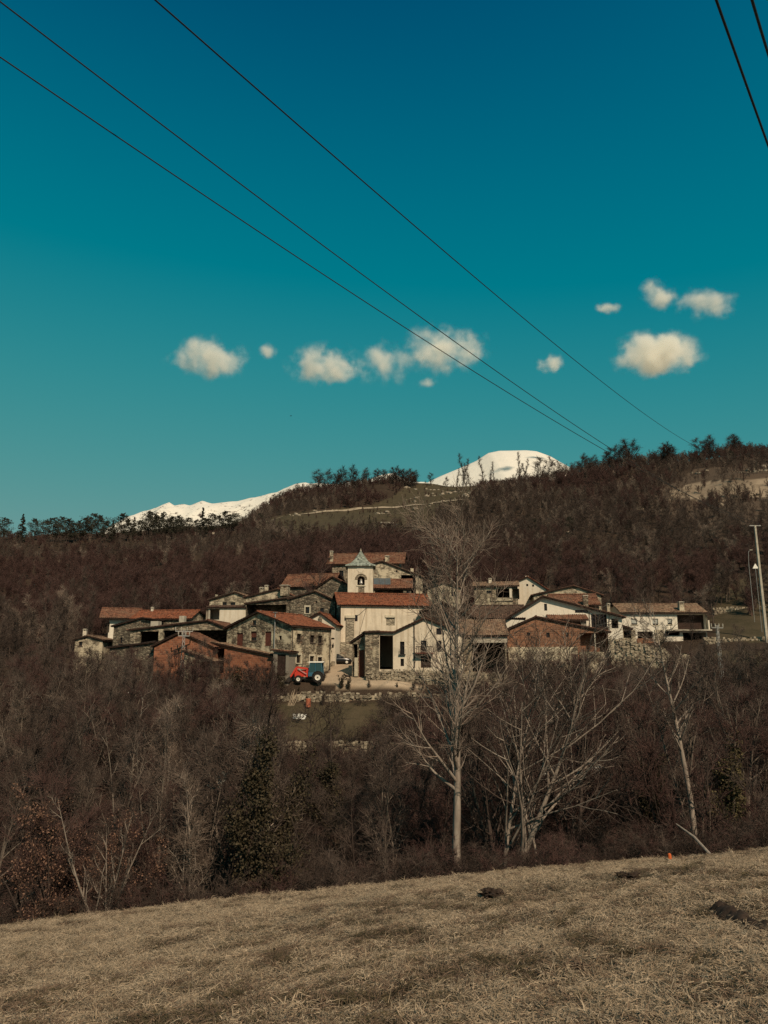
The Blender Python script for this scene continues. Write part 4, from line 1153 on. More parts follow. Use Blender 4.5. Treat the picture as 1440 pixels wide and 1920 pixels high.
M['twig_pale'] = bark('pale_twig', (0.155, 0.116, 0.091), (0.262, 0.201, 0.161), 0.8)
M['twig_dark'] = bark('dark_twig', (0.039, 0.027, 0.023), (0.078, 0.057, 0.046), 0.8)
M['ivy'] = leafmat('ivy_leaf', (0.022, 0.018, 0.010), (0.070, 0.054, 0.030))
M['ivy_light'] = leafmat('yellow_green_ivy_leaf', (0.055, 0.045, 0.022), (0.125, 0.098, 0.045))
M['dry_leaf'] = leafmat('dry_brown_leaf', (0.10, 0.055, 0.037), (0.22, 0.125, 0.085))
M['needle'] = leafmat('dark_needle', (0.018, 0.019, 0.013), (0.052, 0.046, 0.030))
class TreeKind:
    def __init__(s, trunk_mat, twig_mat, leaves=None, **kw):
        th, tn = tree_segs(**kw)
        s.H = kw['Ht']
        s.trunk = seg_mesh('trunk', th, 6, trunk_mat)
        s.crown = seg_mesh('crown', tn, 3, twig_mat)
        s.extra = []
        s.th, s.tn = th, tn
    def place(s, name, loc, label, cat='tree', group=None, sc_=1.0, rz=None, tilt=(0, 0)):
        o = empty(name, loc, rz if rz is not None else random.uniform(0, 6.28), label, cat, group)
        o.rotation_euler = (tilt[0], tilt[1], o.rotation_euler[2])
        o.scale = (sc_, sc_, sc_)
        mesh_obj('trunk', s.trunk, None, o); mesh_obj('crown', s.crown, None, o)
        for n, me in s.extra: mesh_obj(n, me, None, o)
        return o
def ivy_points(kind, seed, n, zmax, rad):
    g = np.random.default_rng(seed); segs = [x for x in kind.th if x[0][2] < zmax and x[2] > 0.03]
    ii = g.integers(0, len(segs), n); f = g.random((n, 1))
    p0 = np.array([segs[i][0] for i in ii]); p1 = np.array([segs[i][1] for i in ii])
    p = p0 + (p1 - p0) * f
    clump = 0.55 + 0.9 * np.abs(vnoise(p[:, 0] * 3 + p[:, 2], p[:, 2] * 2 + p[:, 1], 0.9, seed) * 2)
    o = g.normal(0, 1, (n, 3)); o /= np.linalg.norm(o, axis=1, keepdims=True)
    return p + o * rad * clump[:, None] * g.random((n, 1)) ** 0.4

KIND = {}
KIND['tall'] = TreeKind(M['bark_pale'], M['twig_pale'], seed=11, Ht=20.5, r=0.27, limbs=42, l0=0.30, llen=0.36, ang=50, trop=0.10, br=9, tw=8, twl=1.0, rtw=0.010, taper=0.85, jit=0.09)
KIND['fan'] = TreeKind(M['bark_pale'], M['twig'], seed=23, Ht=11, r=0.18, stems=2, spread=0.16, limbs=17, l0=0.25, llen=0.62, ang=42, trop=0.06, br=10, tw=7, twl=0.9, rtw=0.010, lean=(0.32, 0.0), taper=0.55)
for i, (tm, wm, sd, kw) in enumerate([
    ('bark', 'twig', 31, dict(Ht=10, r=0.14, limbs=18, l0=0.15, llen=0.36, ang=45)),
    ('bark', 'twig', 32, dict(Ht=9, r=0.12, stems=3, spread=0.16, limbs=10, l0=0.15, llen=0.36, ang=40)),
    ('bark_dark', 'twig_dark', 33, dict(Ht=9, r=0.13, limbs=17, l0=0.2, llen=0.45, ang=55)),
    ('bark_dark', 'twig_red', 34, dict(Ht=8, r=0.09, stems=4, spread=0.2, limbs=8, l0=0.12, llen=0.40, ang=38)),
    ('bark_pale', 'twig', 35, dict(Ht=11, r=0.12, limbs=18, l0=0.3, llen=0.30, ang=42)),
    ('bark', 'twig_red', 36, dict(Ht=7, r=0.08, stems=5, spread=0.28, limbs=7, l0=0.1, llen=0.42, ang=40)),
    ('bark_pale', 'twig_pale', 37, dict(Ht=9, r=0.09, stems=3, spread=0.14, limbs=9, l0=0.25, llen=0.34, ang=36)),
    ('bark_dark', 'twig', 38, dict(Ht=8, r=0.10, stems=2, spread=0.2, limbs=12, l0=0.1, llen=0.45, ang=55))]):
    KIND[i] = TreeKind(M[tm], M[wm], seed=sd, br=8, tw=8, twl=0.75, trop=0.07, rtw=0.009, jit=0.15, **kw)
RAV = [('slender grey-brown bare tree in the ravine thicket', 0), ('many-stemmed brown bare tree in the ravine thicket', 1), ('dark spreading bare tree in the ravine thicket', 2),
       ('reddish many-stemmed bare tree in the ravine thicket', 3), ('straight pale-barked bare tree in the ravine thicket', 4), ('low reddish bare bush-like tree in the ravine thicket', 5),
       ('pale thin-stemmed bare tree in the ravine thicket', 6), ('forked dark-stemmed bare tree in the ravine thicket', 7)]
VT = [(-300, 1180), (0, 1190), (100, 1215), (200, 1228), (270, 1236), (330, 1225), (400, 1248), (450, 1256), (505, 1275), (525, 1350), (545, 1432), (620, 1425), (700, 1415), (735, 1345), (800, 1285), (880, 1265), (960, 1232), (1040, 1222), (1130, 1226), (1180, 1240), (1250, 1240), (1320, 1200), (1440, 1190), (1800, 1180)]
# the trees with a place and look of their own
def put(kind, name, u, v, Y, vtop, label, cat='tree', group=None, rz=0.0, tilt=(0, 0)):
    p = P(u, v, Y); p[2] = h1(p[0], p[1]); zt_ = P(u, vtop, Y)[2]
    k = KIND[kind]
    return k.place(name, p, label, cat, group, (zt_ - p[2]) / k.H, rz, tilt)
put('tall', 'bare_tree', 856, 1590, 47.5, 985, 'tallest bare tree with straight pale trunk rising across the village roofs', rz=0.5, tilt=(0, 0.022))
put('fan', 'bare_tree', 925, 1560, 50, 1235, 'pale bare tree fanning its branches wide in front of the orange brick barn', rz=0.1)
KIND['right'] = TreeKind(M['bark_pale'], M['twig'], seed=41, jit=0.08, Ht=15, r=0.2, limbs=22, l0=0.50, llen=0.30, ang=58, trop=0.10, br=7, tw=5, twl=0.8, rtw=0.009)
put('right', 'bare_tree', 1305, 1520, 50, 1135, 'tall straight bare tree before the retaining wall with bare lower trunk', rz=1.0, tilt=(0, 0.012))
for n_, (sd, rad, cnt, zmax) in {'ivyA': (51, 0.62, 15000, 7.2), 'ivyB': (52, 0.55, 8000, 6.0)}.items():
    KIND[n_] = TreeKind(M['bark_dark'], M['twig_dark'], seed=sd, Ht=10, r=0.16, stems=2 if n_ == 'ivyA' else 1, spread=0.12, limbs=15, l0=0.2, llen=0.34, ang=48, br=7, tw=5, twl=0.8, rtw=0.008)
    KIND[n_].extra.append(('ivy', leaf_mesh('ivy', ivy_points(KIND[n_], sd, cnt, zmax, rad), 0.11, M['ivy'], sd, 0.8)))
put('ivyA', 'ivy_tree', 462, 1640, 46, 1275, 'dark ivy-smothered tree standing at the meadow edge', rz=0.4)
put('ivyB', 'ivy_tree', 632, 1500, 60, 1295, 'ivy-clad tree with bare top in front of the terrace wall', rz=2.0)
put('ivyB', 'ivy_tree', 1215, 1560, 56, 1300, 'ivy-clad tree below the tall retaining wall', rz=3.0)
KIND['ivyC'] = TreeKind(M['bark'], M['twig'], seed=53, Ht=8, r=0.12, limbs=14, l0=0.2, llen=0.4, ang=45, br=6, tw=5, twl=0.7, rtw=0.008)
KIND['ivyC'].extra.append(('ivy', leaf_mesh('ivy', ivy_points(KIND['ivyC'], 53, 5000, 5, 0.6), 0.12, M['ivy_light'], 53, 0.8)))
put('ivyC', 'ivy_tree', 1362, 1500, 54, 1300, 'tree with yellow-green ivy next to the tall straight tree')
KIND['leafy'] = TreeKind(M['bark_dark'], M['twig_red'], seed=61, Ht=7, r=0.08, stems=6, spread=0.22, limbs=9, l0=0.08, llen=0.36, ang=42, br=6, tw=5, twl=0.6, rtw=0.007)
gl = np.random.default_rng(61); tn_ = KIND['leafy'].tn
lp = np.array([tn_[i][1] for i in gl.integers(0, len(tn_), 5200)]) + gl.normal(0, 0.09, (5200, 3))
KIND['leafy'].extra.append(('dry_leaf_cluster', leaf_mesh('dry_leaf_cluster', lp, 0.10, M['dry_leaf'], 61, 0.6, 0.6)))
put('leafy', 'leafy_shrub', 110, 1690, 45.5, 1470, 'tall shrub still holding dry brown leaves at the meadow edge', 'shrub')
put('leafy', 'leafy_shrub', 168, 1670, 46.5, 1520, 'smaller shrub with dry brown leaves beside the tall leafy one', 'shrub', rz=2.2)
KIND['birch'] = TreeKind(M['bark_pale'], M['twig'], seed=62, Ht=8, r=0.10, stems=4, spread=0.16, limbs=9, l0=0.2, llen=0.36, ang=38, br=6, tw=5, twl=0.6, rtw=0.007)
put('birch', 'bare_tree', 200, 1680, 45, 1470, 'clump of pale stems beside the dry-leaved shrubs')
put(6, 'bare_tree', 350, 1660, 46.5, 1450, 'pale forked snag-like tree left of the ivy-smothered tree')
KIND['redtree'] = TreeKind(M['bark_dark'], M['twig_red'], seed=63, Ht=9, r=0.16, limbs=16, l0=0.3, llen=0.42, ang=48, br=7, tw=6, twl=0.7, rtw=0.012)
put('redtree', 'bare_tree', 583, 1112, 123.5, 1030, 'dark reddish bare tree among the upper roofs left of the bell tower')
put(0, 'bare_tree', 1205, 1210, 112, 1165, 'young bare tree in front of the white shuttered house')
put(2, 'bare_tree', 1238, 1215, 111, 1172, 'second young bare tree in front of the white shuttered house')
put(2, 'bare_tree', 1290, 1215, 112.5, 1150, 'bare tree standing before the dark porch of the white house')
put(0, 'bare_tree', 1380, 1265, 99, 1175, 'open-branched bare tree before the long pale field wall')
put('redtree', 'bare_tree', 1185, 1160, 132, 1093, 'reddish bare tree behind the small open porch')
put('redtree', 'bare_tree', 1262, 1140, 134, 1090, 'reddish bare tree behind the roof of the white shuttered house')
# ravine thicket
SOLO = [(XU(462, 46), 46.0, 1.6), (XU(856, 47.5), 47.5, 1.9), (XU(1000, 50), 49.6, 3.8), (XU(1305, 50), 50.0, 1.4), (XU(130, 45.5), 45.5, 1.8), (XU(200, 45), 45.0, 0.8), (XU(350, 46.5), 46.5, 0.8), (XU(632, 60), 60.0, 0.8), (XU(1032, 70), 76.0, 0.75), (XU(1113, 70), 76.0, 0.6)]
def thicket_label(lab, u, Y):
    look = lab.replace(' in the ravine thicket', '')
    dep = 'at the meadow edge' if Y < 54 else 'down in the ravine' if Y < 68 else 'halfway up the bank' if Y < 82 else 'high on the bank'
    for lim, pl in ((60, 'beyond the stone cottage'), (190, 'below the stone cottage'), (290, 'below the lean-to shed'), (400, 'below the red brick barn'), (520, 'below the brick lean-to'), (630, 'below the tractor'), (720, 'below the street'), (860, 'below the cream farm building'), (960, 'below the concrete-beam barn'), (1145, 'below the orange brick barn'), (1310, 'below the tall retaining wall'), (9999, 'below the long field wall')):
        if u < lim: return '%s %s %s' % (look, dep, pl)
cnt = 0; r5 = random.Random(5); spots = []
for (ua, ub_, ya, yb_, va, vb_, nn) in ((185, 300, 95.5, 98.5, 1208, 1240, 7), (300, 412, 93.5, 95.5, 1200, 1240, 9), (412, 520, 93.5, 95.2, 1228, 1256, 7), (955, 1140, 98, 102.5, 1218, 1240, 13), (1150, 1310, 97, 99.5, 1222, 1250, 10), (780, 950, 93, 96, 1262, 1285, 7), (40, 180, 98, 107, 1205, 1235, 8)):
    for q in range(nn):
        u = ua + (ub_ - ua) * (q + r5.uniform(0.1, 0.9)) / nn; Y = r5.uniform(ya, yb_); x = XU(u, Y); z = h1(x, Y)
        ht = P(u, r5.uniform(va, vb_), Y)[2] - z; lab, ki = RAV[r5.choice([1, 3, 3, 5, 7, 0])]
        if ht < 1.5: continue
        KIND[ki].place('bare_tree', (x, Y, z), thicket_label(lab.replace('bare', 'bare young'), u, Y), 'tree', 'bare trees of the ravine thicket', ht / KIND[ki].H); spots.append((x, Y)); cnt += 1
tries = 0
while cnt < 295 and tries < 9000:
    tries += 1
    Y = 45.0 + 51 * r5.random() ** (1.05 if r5.random() < 0.6 else 0.3); u = r5.uniform(-130, 1570)
    if Y < 46.5 and u > 1100: continue
    if 490 < u < 735 and Y > 78: continue
    if 560 < u < 800 and Y > 92: continue
    x = XU(u, Y); z = h1(x, Y)
    if any((x - a) ** 2 + (Y - b) ** 2 < 1.35 ** 2 for a, b in spots): continue
    if any(abs(x - a) < c and Y < b + 0.8 for a, b, c in SOLO): continue
    vt = np.interp(u, [q[0] for q in VT], [q[1] for q in VT]) + abs(r5.gauss(0, 30 if (Y > 78 or r5.random() < 0.35) else 95)) + r5.uniform(-14, 14)
    ht = P(u, vt, Y)[2] - z
    if ht < 2.6: continue
    if ht > 13.5: ht = r5.uniform(9, 13.5)
    kk = r5.choice([0, 0, 1, 1, 2, 3, 3, 4, 5, 6, 7]) if ht > 6 else r5.choice([1, 3, 5, 5, 7])
    lab, ki = RAV[kk]
    KIND[ki].place('bare_tree', (x, Y, z), thicket_label(lab, u, Y), 'tree', 'bare trees of the ravine thicket', ht / KIND[ki].H)
    spots.append((x, Y)); cnt += 1
# small bushes before the village walls
KIND['bush'] = TreeKind(M['bark_dark'], M['twig_dark'], seed=71, Ht=2.2, r=0.035, stems=7, spread=0.35, limbs=7, l0=0.1, llen=0.4, ang=40, br=5, tw=4, twl=0.35, rtw=0.007)
KIND['bushg'] = TreeKind(M['bark_dark'], M['twig_dark'], seed=72, Ht=2.2, r=0.035, stems=6, spread=0.25, limbs=6, l0=0.1, llen=0.35, ang=40, br=4, tw=3, twl=0.3, rtw=0.007)
gb = np.random.default_rng(72); tn_ = KIND['bushg'].tn
KIND['bushg'].extra.append(('foliage', leaf_mesh('foliage', np.array([tn_[i][1] for i in gb.integers(0, len(tn_), 2600)]) + gb.normal(0, 0.05, (2600, 3)), 0.11, M['ivy'], 72, 0.6)))
for i, (u, v, vt, kd, Y, lab) in enumerate([
    (640, 1298, 1266, 'bushg', 96.2, 'upright dark evergreen bush below the street'), (652, 1299, 1272, 'bushg', 96.0, 'second upright dark evergreen bush below the street'),
    (692, 1298, 1274, 'bush', 96.2, 'leafless bush against the low stone wall'), (745, 1300, 1280, 'bushg', 96.2, 'rounded evergreen bush against the low stone wall'),
    (775, 1300, 1276, 'bush', 96, 'wide leafless bush under the cream farm building'), (560, 1303, 1288, 'bushg', 95.8, 'low dark bush in front of the tractor'),
    (590, 1303, 1286, 'bushg', 95.9, 'low dark bush by the rear wheel of the tractor'), (525, 1300, 1262, 'bushg', 95.6, 'dark bush beside the farmhouse porch'),
    (500, 1305, 1245, 'bush', 95.6, 'leafless bush in front of the sloping brick lean-to'), (470, 1305, 1248, 'bush', 95.5, 'broad leafless bush before the brick lean-to'),
    (440, 1305, 1252, 'bushg', 95.4, 'dark leafy bush before the brick lean-to'), (820, 1302, 1272, 'bush', 95.8, 'leafless bush under the balcony'),
    (850, 1302, 1270, 'bushg', 95.8, 'dark bush at the end of the low stone wall'), (1160, 1285, 1230, 'bush', 101, 'bushy growth against the tall retaining wall'),
    (605, 1325, 1300, 'bush', 93.6, 'leafless bush against the tumbled field wall'), (720, 1326, 1300, 'bush', 93.4, 'leafless bush at the end of the ploughed strip')]):
    put(kd, 'bush', u, v, Y, vt, lab, 'bush', None, i * 1.3)

# conifers on the ridges
def conifer(seed, Ht, style):
    g = np.random.default_rng(seed); pts = []; segs = [(np.array([0, 0, -0.6]), np.array([0, 0, Ht * 0.97]), 0.16, 0.02)]
    n = 46 if style == 'spruce' else 40
    for i in range(n):
        if style == 'spruce':
            t = 0.10 + 0.88 * i / n; L = Ht * 0.24 * (1.02 - t) * g.uniform(0.75, 1.15); dz = -0.12
        else:
            t = 0.26 + 0.72 * i / n; L = Ht * 0.40 * math.sin(math.pi * min(1, 0.25 + (t - 0.26) * 0.98)) * g.uniform(0.55, 1.2); dz = 0.25
        an = g.uniform(0, 6.28); p0 = np.array([0, 0, Ht * t]); p1 = p0 + np.array([math.cos(an) * L, math.sin(an) * L, dz * L])
        segs.append((p0, p1, 0.035, 0.01))
        m = 46
        f = g.uniform(0.25, 1.05, (m, 1))
        pts.append(p0 + (p1 - p0) * f + g.normal(0, 1, (m, 3)) * np.array([0.30, 0.30, 0.20]) * (L / 2.2 if style != 'spruce' else L / 1.8))
    k = TreeKind.__new__(TreeKind); k.H = Ht
    k.trunk = seg_mesh('trunk', segs, 5, M['bark_dark']); k.crown = leaf_mesh('crown', np.concatenate(pts), 0.55, M['needle'], seed, 0.42); k.extra = []
    return k
KIND['pineA'] = conifer(81, 11, 'pine'); KIND['pineB'] = conifer(82, 10, 'pine'); KIND['spruce'] = conifer(83, 11, 'spruce')
def ridge_place(kind, u, vtop, hpx, name, label, group, Yr):
    x = XU(u, Yr); zt_ = P(u, vtop, Yr)[2]; z = h1(x, Yr); hgt = max(zt_ - z, 2.5)
    o = KIND[kind].place(name, (x, Yr, z), label, 'tree', group, hgt / KIND[kind].H)
    if kind == 'ridge': o.scale = (o.scale[0] * 1.7, o.scale[1] * 1.7, o.scale[2])
for i, (u, vt, kd) in enumerate([(15, 962, 'spruce'), (40, 972, 'pineA'), (62, 975, 'pineB'), (90, 968, 'pineA'), (104, 972, 'pineB'), (128, 975, 'pineA'), (152, 962, 'pineB'), (168, 966, 'pineA'), (192, 974, 'spruce'),
    (208, 962, 'pineB'), (233, 968, 'spruce'), (262, 958, 'pineA'), (278, 968, 'pineB'), (300, 972, 'pineA'), (318, 966, 'pineB'), (340, 970, 'pineA'), (366, 950, 'spruce'), (385, 962, 'pineA'), (412, 958, 'pineB'), (432, 962, 'pineA'), (118, 980, 'pineB'), (246, 975, 'pineA'), (355, 975, 'pineB'), (445, 975, 'spruce'),
    (75, 970, 'pineA'), (140, 970, 'pineB'), (270, 962, 'pineB'), (290, 960, 'pineA'), (310, 968, 'pineB'), (375, 972, 'pineA'), (400, 966, 'pineB'), (422, 968, 'pineA'), (180, 976, 'pineA'), (328, 975, 'pineA'), (460, 968, 'pineB'), (478, 962, 'pineA'), (222, 974, 'pineB'), (-20, 970, 'pineA'), (-50, 968, 'pineB')]):
    sp_l = 'dark pointed conifer on the low ridge' if kd == 'spruce' else 'dark round-topped pine on the low ridge'
    sp_l += ' in front of the snow ridge' if 235 < u < 490 else ' where no snow shows behind'
    ridge_place(kd, u, vt, 0, 'pine_tree', sp_l, 'conifers along the low ridge', 318 + 5 * (i % 4))
for u, v, vt, lab in [(693, 995, 965, 'pointed dark conifer beside the tiny field shelter'), (706, 995, 976, 'smaller dark conifer beside the tiny field shelter'), (1003, 1000, 972, 'dark conifer in the middle of the wooded hillside'), (1070, 1000, 968, 'broad dark conifer in the middle of the wooded hillside'), (1180, 1000, 975, 'dark conifer below the rocky bank')]:
    g0 = ground_px(u, v, 200); KIND['spruce' if u < 750 else 'pineA'].place('conifer_tree', g0, lab, 'tree', None, (P(u, vt, g0[1])[2] - g0[2]) / 11)
for u, vt, lab in [(1348, 858, 'dark pine below the crest of the wooded ridge'), (1240, 868, 'dark pine over the tan earth bank'), (1410, 845, 'dark pine near the upper wire end')]:
    Yr = 395; ridge_place('pineA', u, vt, 0, 'pine_tree', lab, None, Yr)
# bare trees standing out on the skyline
KIND['ridge'] = TreeKind(M['bark_dark'], M['twig_dark'], seed=91, Ht=9, r=0.12, limbs=18, l0=0.12, llen=0.40, ang=46, br=8, tw=6, twl=1.0, rtw=0.016)
KIND['ridgep'] = TreeKind(M['bark_dark'], M['twig_dark'], seed=92, Ht=12, r=0.13, limbs=20, l0=0.12, llen=0.17, ang=30, br=7, tw=6, twl=0.9, rtw=0.016)
r6 = random.Random(6)
SKY = [(500, 930), (530, 917), (560, 905), (580, 890), (620, 882), (660, 878), (700, 885), (740, 880), (790, 885), (830, 888), (1000, 868), (1040, 860), (1130, 850), (1180, 835), (1210, 830), (1260, 835), (1310, 835), (1370, 822), (1440, 820)]
for i in range(64):
    u = r6.uniform(500, 850) if i < 34 else r6.uniform(1000, 1450)
    vt = np.interp(u, [q[0] for q in SKY], [q[1] for q in SKY]) + r6.uniform(-5, 10)
    ridge_place('ridge', u, vt, 0, 'bare_tree', 'dark bare tree on the skyline ' + ('above the hillside clearing' if u < 860 else 'between the snowy summit and the overhead wires' if u < 1170 else 'above the tan earth bank'), 'bare trees on the skyline', (505 if u < 860 else 428) + r6.uniform(-12, 6))
for u, vt in [(872, 862), (884, 853), (893, 868), (921, 858), (926, 868), (938, 880), (989, 852), (996, 858), (1002, 866), (983, 868), (862, 880), (975, 878)]:
    ridge_place('ridgep', u, vt, 0, 'poplar_tree', 'slim bare poplar in front of the snowy summit', 'poplars on the saddle', 470 + r6.uniform(-8, 8))

# ------------------------------------------------------------------ scattering (stuff nobody could count)
def scatter(name, pts, ki, rot, scl, objs, label):
    lib = bpy.data.collections.new(name + '_sources')
    for i, o in enumerate(objs):
        o.name = '%s_source_%02d' % (name, i)
        for c in list(o.users_collection): c.objects.unlink(o)
        lib.objects.link(o)
    me = bpy.data.meshes.new(name); pts = np.asarray(pts, np.float32)
    me.vertices.add(len(pts)); me.vertices.foreach_set('co', pts.ravel())
    for nm, ty, arr, key in (('ki', 'INT', np.asarray(ki, np.int32), 'value'), ('rot', 'FLOAT_VECTOR', np.asarray(rot, np.float32), 'vector'), ('scl', 'FLOAT_VECTOR', np.asarray(scl, np.float32), 'vector')):
        a = me.attributes.new(nm, ty, 'POINT'); a.data.foreach_set(key, arr.ravel())
    o = mesh_obj(name, me); tag(o, label, None, None, 'stuff')
    ng = bpy.data.node_groups.new(name + '_nodes', 'GeometryNodeTree')
    ng.interface.new_socket('Geometry', in_out='INPUT', socket_type='NodeSocketGeometry'); ng.interface.new_socket('Geometry', in_out='OUTPUT', socket_type='NodeSocketGeometry')
    gi = ng.nodes.new('NodeGroupInput'); go = ng.nodes.new('NodeGroupOutput')
    ci = ng.nodes.new('GeometryNodeCollectionInfo'); ci.inputs[0].default_value = lib; ci.inputs['Separate Children'].default_value = True; ci.inputs['Reset Children'].default_value = True
    ip = ng.nodes.new('GeometryNodeInstanceOnPoints'); ip.inputs['Pick Instance'].default_value = True
    def attr(nm, ty):
        n = ng.nodes.new('GeometryNodeInputNamedAttribute'); n.data_type = ty; n.inputs[0].default_value = nm; return n.outputs[0]
    L = ng.links.new
    L(gi.outputs[0], ip.inputs['Points']); L(ci.outputs[0], ip.inputs['Instance'])
    L(attr('ki', 'INT'), ip.inputs['Instance Index'])
    e2r = ng.nodes.new('FunctionNodeEulerToRotation'); L(attr('rot', 'FLOAT_VECTOR'), e2r.inputs[0]); L(e2r.outputs[0], ip.inputs['Rotation'])
    L(attr('scl', 'FLOAT_VECTOR'), ip.inputs['Scale'])
    L(ip.outputs[0], go.inputs[0])
    md = o.modifiers.new('scatter', 'NODES'); md.node_group = ng
    return o
def src(segs_th, segs_tn, m1, m2):
    a = seg_mesh('source', segs_th + segs_tn, 3, m2)
    return bpy.data.objects.new('source', a)
# hillside wood
WM = [M['twig'], M['twig_red'], M['twig_dark'], M['twig'], M['twig_pale'], M['twig_dark']]
wood_src = []
for i in range(6):
    th, tn = tree_segs(seed=200 + i, Ht=8, r=0.12, stems=1 + (i % 3 == 1) * 2, spread=0.15, limbs=13, l0=0.18, llen=0.36 if i != 4 else 0.24, ang=46 if i != 4 else 34, br=6, tw=6, twl=0.85, rtw=0.014, jit=0.14, trop=0.09)
    wood_src.append(src(th, tn, None, WM[i]))
N_W = 30000
Yw = np.sqrt(rng.uniform(88 ** 2, 600 ** 2, N_W)); uw = rng.uniform(-420, 1900, N_W)
xw = (uw - 720) / 1417 * Yw
yb = np.interp(uw, [-500, 100, 135, 140, 200, 260, 430, 440, 520, 800, 830, 900, 1030, 1060, 1160, 1180, 1330, 1345, 1900], [88, 90, 96, 123, 139, 133, 133, 138, 146, 152, 140, 138, 142, 133, 131, 132, 132, 126, 120])
yf = np.interp(uw, [-500, 420, 480, 860, 900, 1900], [365, 370, 545, 545, 470, 460])
cvw = cover_of(xw, Yw, H(xw, Yw))
patch = vnoise(xw, Yw, 30, 61) + 0.5 * vnoise(xw, Yw, 11, 62)
keep = (Yw > yb) & (Yw < yf) & (patch > -0.42)
keep &= ~((cvw[:, 1] > 0.5) & (rng.random(N_W) > np.where(Yw > 200, 0.10, 0.6)))
keep &= ~((cvw[:, 2] > 0.5) & (rng.random(N_W) > 0.05)) & ~((cvw[:, 3] > 0.5) & (rng.random(N_W) > 0.45))
keep &= ~((Yw < 130) & (rng.random(N_W) < 0.3))
xw, Yw, uw, patch = xw[keep], Yw[keep], uw[keep], patch[keep]
nW = len(xw); zw = H(xw, Yw)
sel = np.where(vnoise(xw, Yw, 55, 63) + rng.normal(0, 0.22, nW) > 0.12, 1, rng.choice([0, 2, 3, 5, 0, 2, 5, 3, 0, 2, 4], nW))
sw = rng.uniform(0.5, 1.05, nW) * np.where(Yw < 200, 1.0, 0.85) * (1 + 0.5 * patch)
sw = np.where((uw < 455) & (Yw > 285), sw * 0.62, sw)
sw = np.where((Yw > 210) & (cover_of(xw, Yw, zw)[:, 1] > 0.5), 0.3, sw)
scatter('wood', np.stack([xw, Yw, zw - 0.2], 1), sel, np.stack([rng.normal(0, 0.05, nW), rng.normal(0, 0.05, nW), rng.uniform(0, 6.28, nW)], 1), np.stack([sw * rng.uniform(0.8, 1.25, nW)] * 2 + [sw], 1), wood_src, 'bare brown wood covering the hillside behind the village')
# brambles and saplings in the ravine
br_src = []
for i in range(5):
    th, tn = tree_segs(seed=300 + i, Ht=2.4, r=0.03, stems=7, spread=0.45, limbs=6, l0=0.08, llen=0.5, ang=45, br=4, tw=3, twl=0.45, rtw=0.007, jit=0.2, trop=0.02)
    br_src.append(src(th, tn, None, [M['twig_dark'], M['twig_red'], M['twig_dark'], M['twig_dark'], M['twig']][i]))
N_B = 8200
Yb = rng.uniform(43.5, 104, N_B); ub = rng.uniform(-200, 1640, N_B); xb = (ub - 720) / 1417 * Yb
zb = H(xb, Yb); cb = cover_of(xb, Yb, zb)
ed = 40 + 2.2 * vnoise(xb, Yb * 0, 11, 21)
kp = (Yb > ed + 3.4) & ~((cb[:, 1] > 0.5) & (rng.random(N_B) > 0.05)) & ~((cb[:, 2] > 0.5)) & ~((cb[:, 3] > 0.5) & (rng.random(N_B) > 0.25)) & ~((ub > 535) & (ub < 960) & (Yb > 93.5)) & ~((ub > 340) & (ub < 540) & (Yb > 95.5)) & ~((ub > 200) & (ub < 360) & (Yb > 99)) & ~((ub > 940) & (ub < 1160) & (Yb > 103))
xb, Yb, zb = xb[kp], Yb[kp], zb[kp]; nB = len(xb); sB = rng.uniform(0.5, 1.25, nB)
scatter('undergrowth', np.stack([xb, Yb, zb - 0.1], 1), rng.integers(0, 5, nB), np.stack([rng.normal(0, 0.1, nB), rng.normal(0, 0.1, nB), rng.uniform(0, 6.28, nB)], 1), np.stack([sB * 1.1, sB * 1.1, sB], 1), br_src, 'tangled brambles and saplings under the ravine trees')
# pale rocks on the hillside
def rock_src(seed):
    g = np.random.default_rng(seed); bm = bmesh.new(); bmesh.ops.create_icosphere(bm, subdivisions=2, radius=1.0)
    for v in bm.verts:
        f = 1 + g.normal(0, 0.13); v.co = Vector((v.co.x * f, v.co.y * f * 0.8, v.co.z * f * 0.65))
    me = bpy.data.meshes.new('source'); bm.to_mesh(me); bm.free(); me.materials.append(M['rock']); return bpy.data.objects.new('source', me)
M['rock'] = plain('pale_hillside_rock', (0.27, 0.22, 0.165), 0.95, 0.5, 1.2)
N_R = 9000
Yr = np.sqrt(rng.uniform(200 ** 2, 520 ** 2, N_R)); ur = rng.uniform(300, 1600, N_R); xr = (ur - 720) / 1417 * Yr; zr = H(xr, Yr)
cr = cover_of(xr, Yr, zr); uu_, vv_ = pix(np.stack([xr, Yr, zr], -1))
clus = vnoise(xr, Yr, 16, 66)
kp = ((cr[:, 3] > 0.5) & (clus > 0.16) & (rng.random(N_R) < 0.6)) | ((cr[:, 1] > 0.5) & (clus > 0.22) & (rng.random(N_R) < 0.35)) | ((cr[:, 2] > 0.5) & (rng.random(N_R) < 0.06)) | ((clus > 0.36) & (rng.random(N_R) < 0.14))
xr, Yr, zr = xr[kp], Yr[kp], zr[kp]; nR = len(xr); sR = rng.uniform(0.3, 1.0, nR) ** 1.6 * 1.7
scatter('hillside_rocks', np.stack([xr, Yr, zr], 1), rng.integers(0, 3, nR), np.stack([rng.normal(0, 0.2, nR), rng.normal(0, 0.2, nR), rng.uniform(0, 6.28, nR)], 1), np.stack([sR] * 3, 1), [rock_src(1), rock_src(2), rock_src(3)], 'pale rocks scattered over the upper hillside')
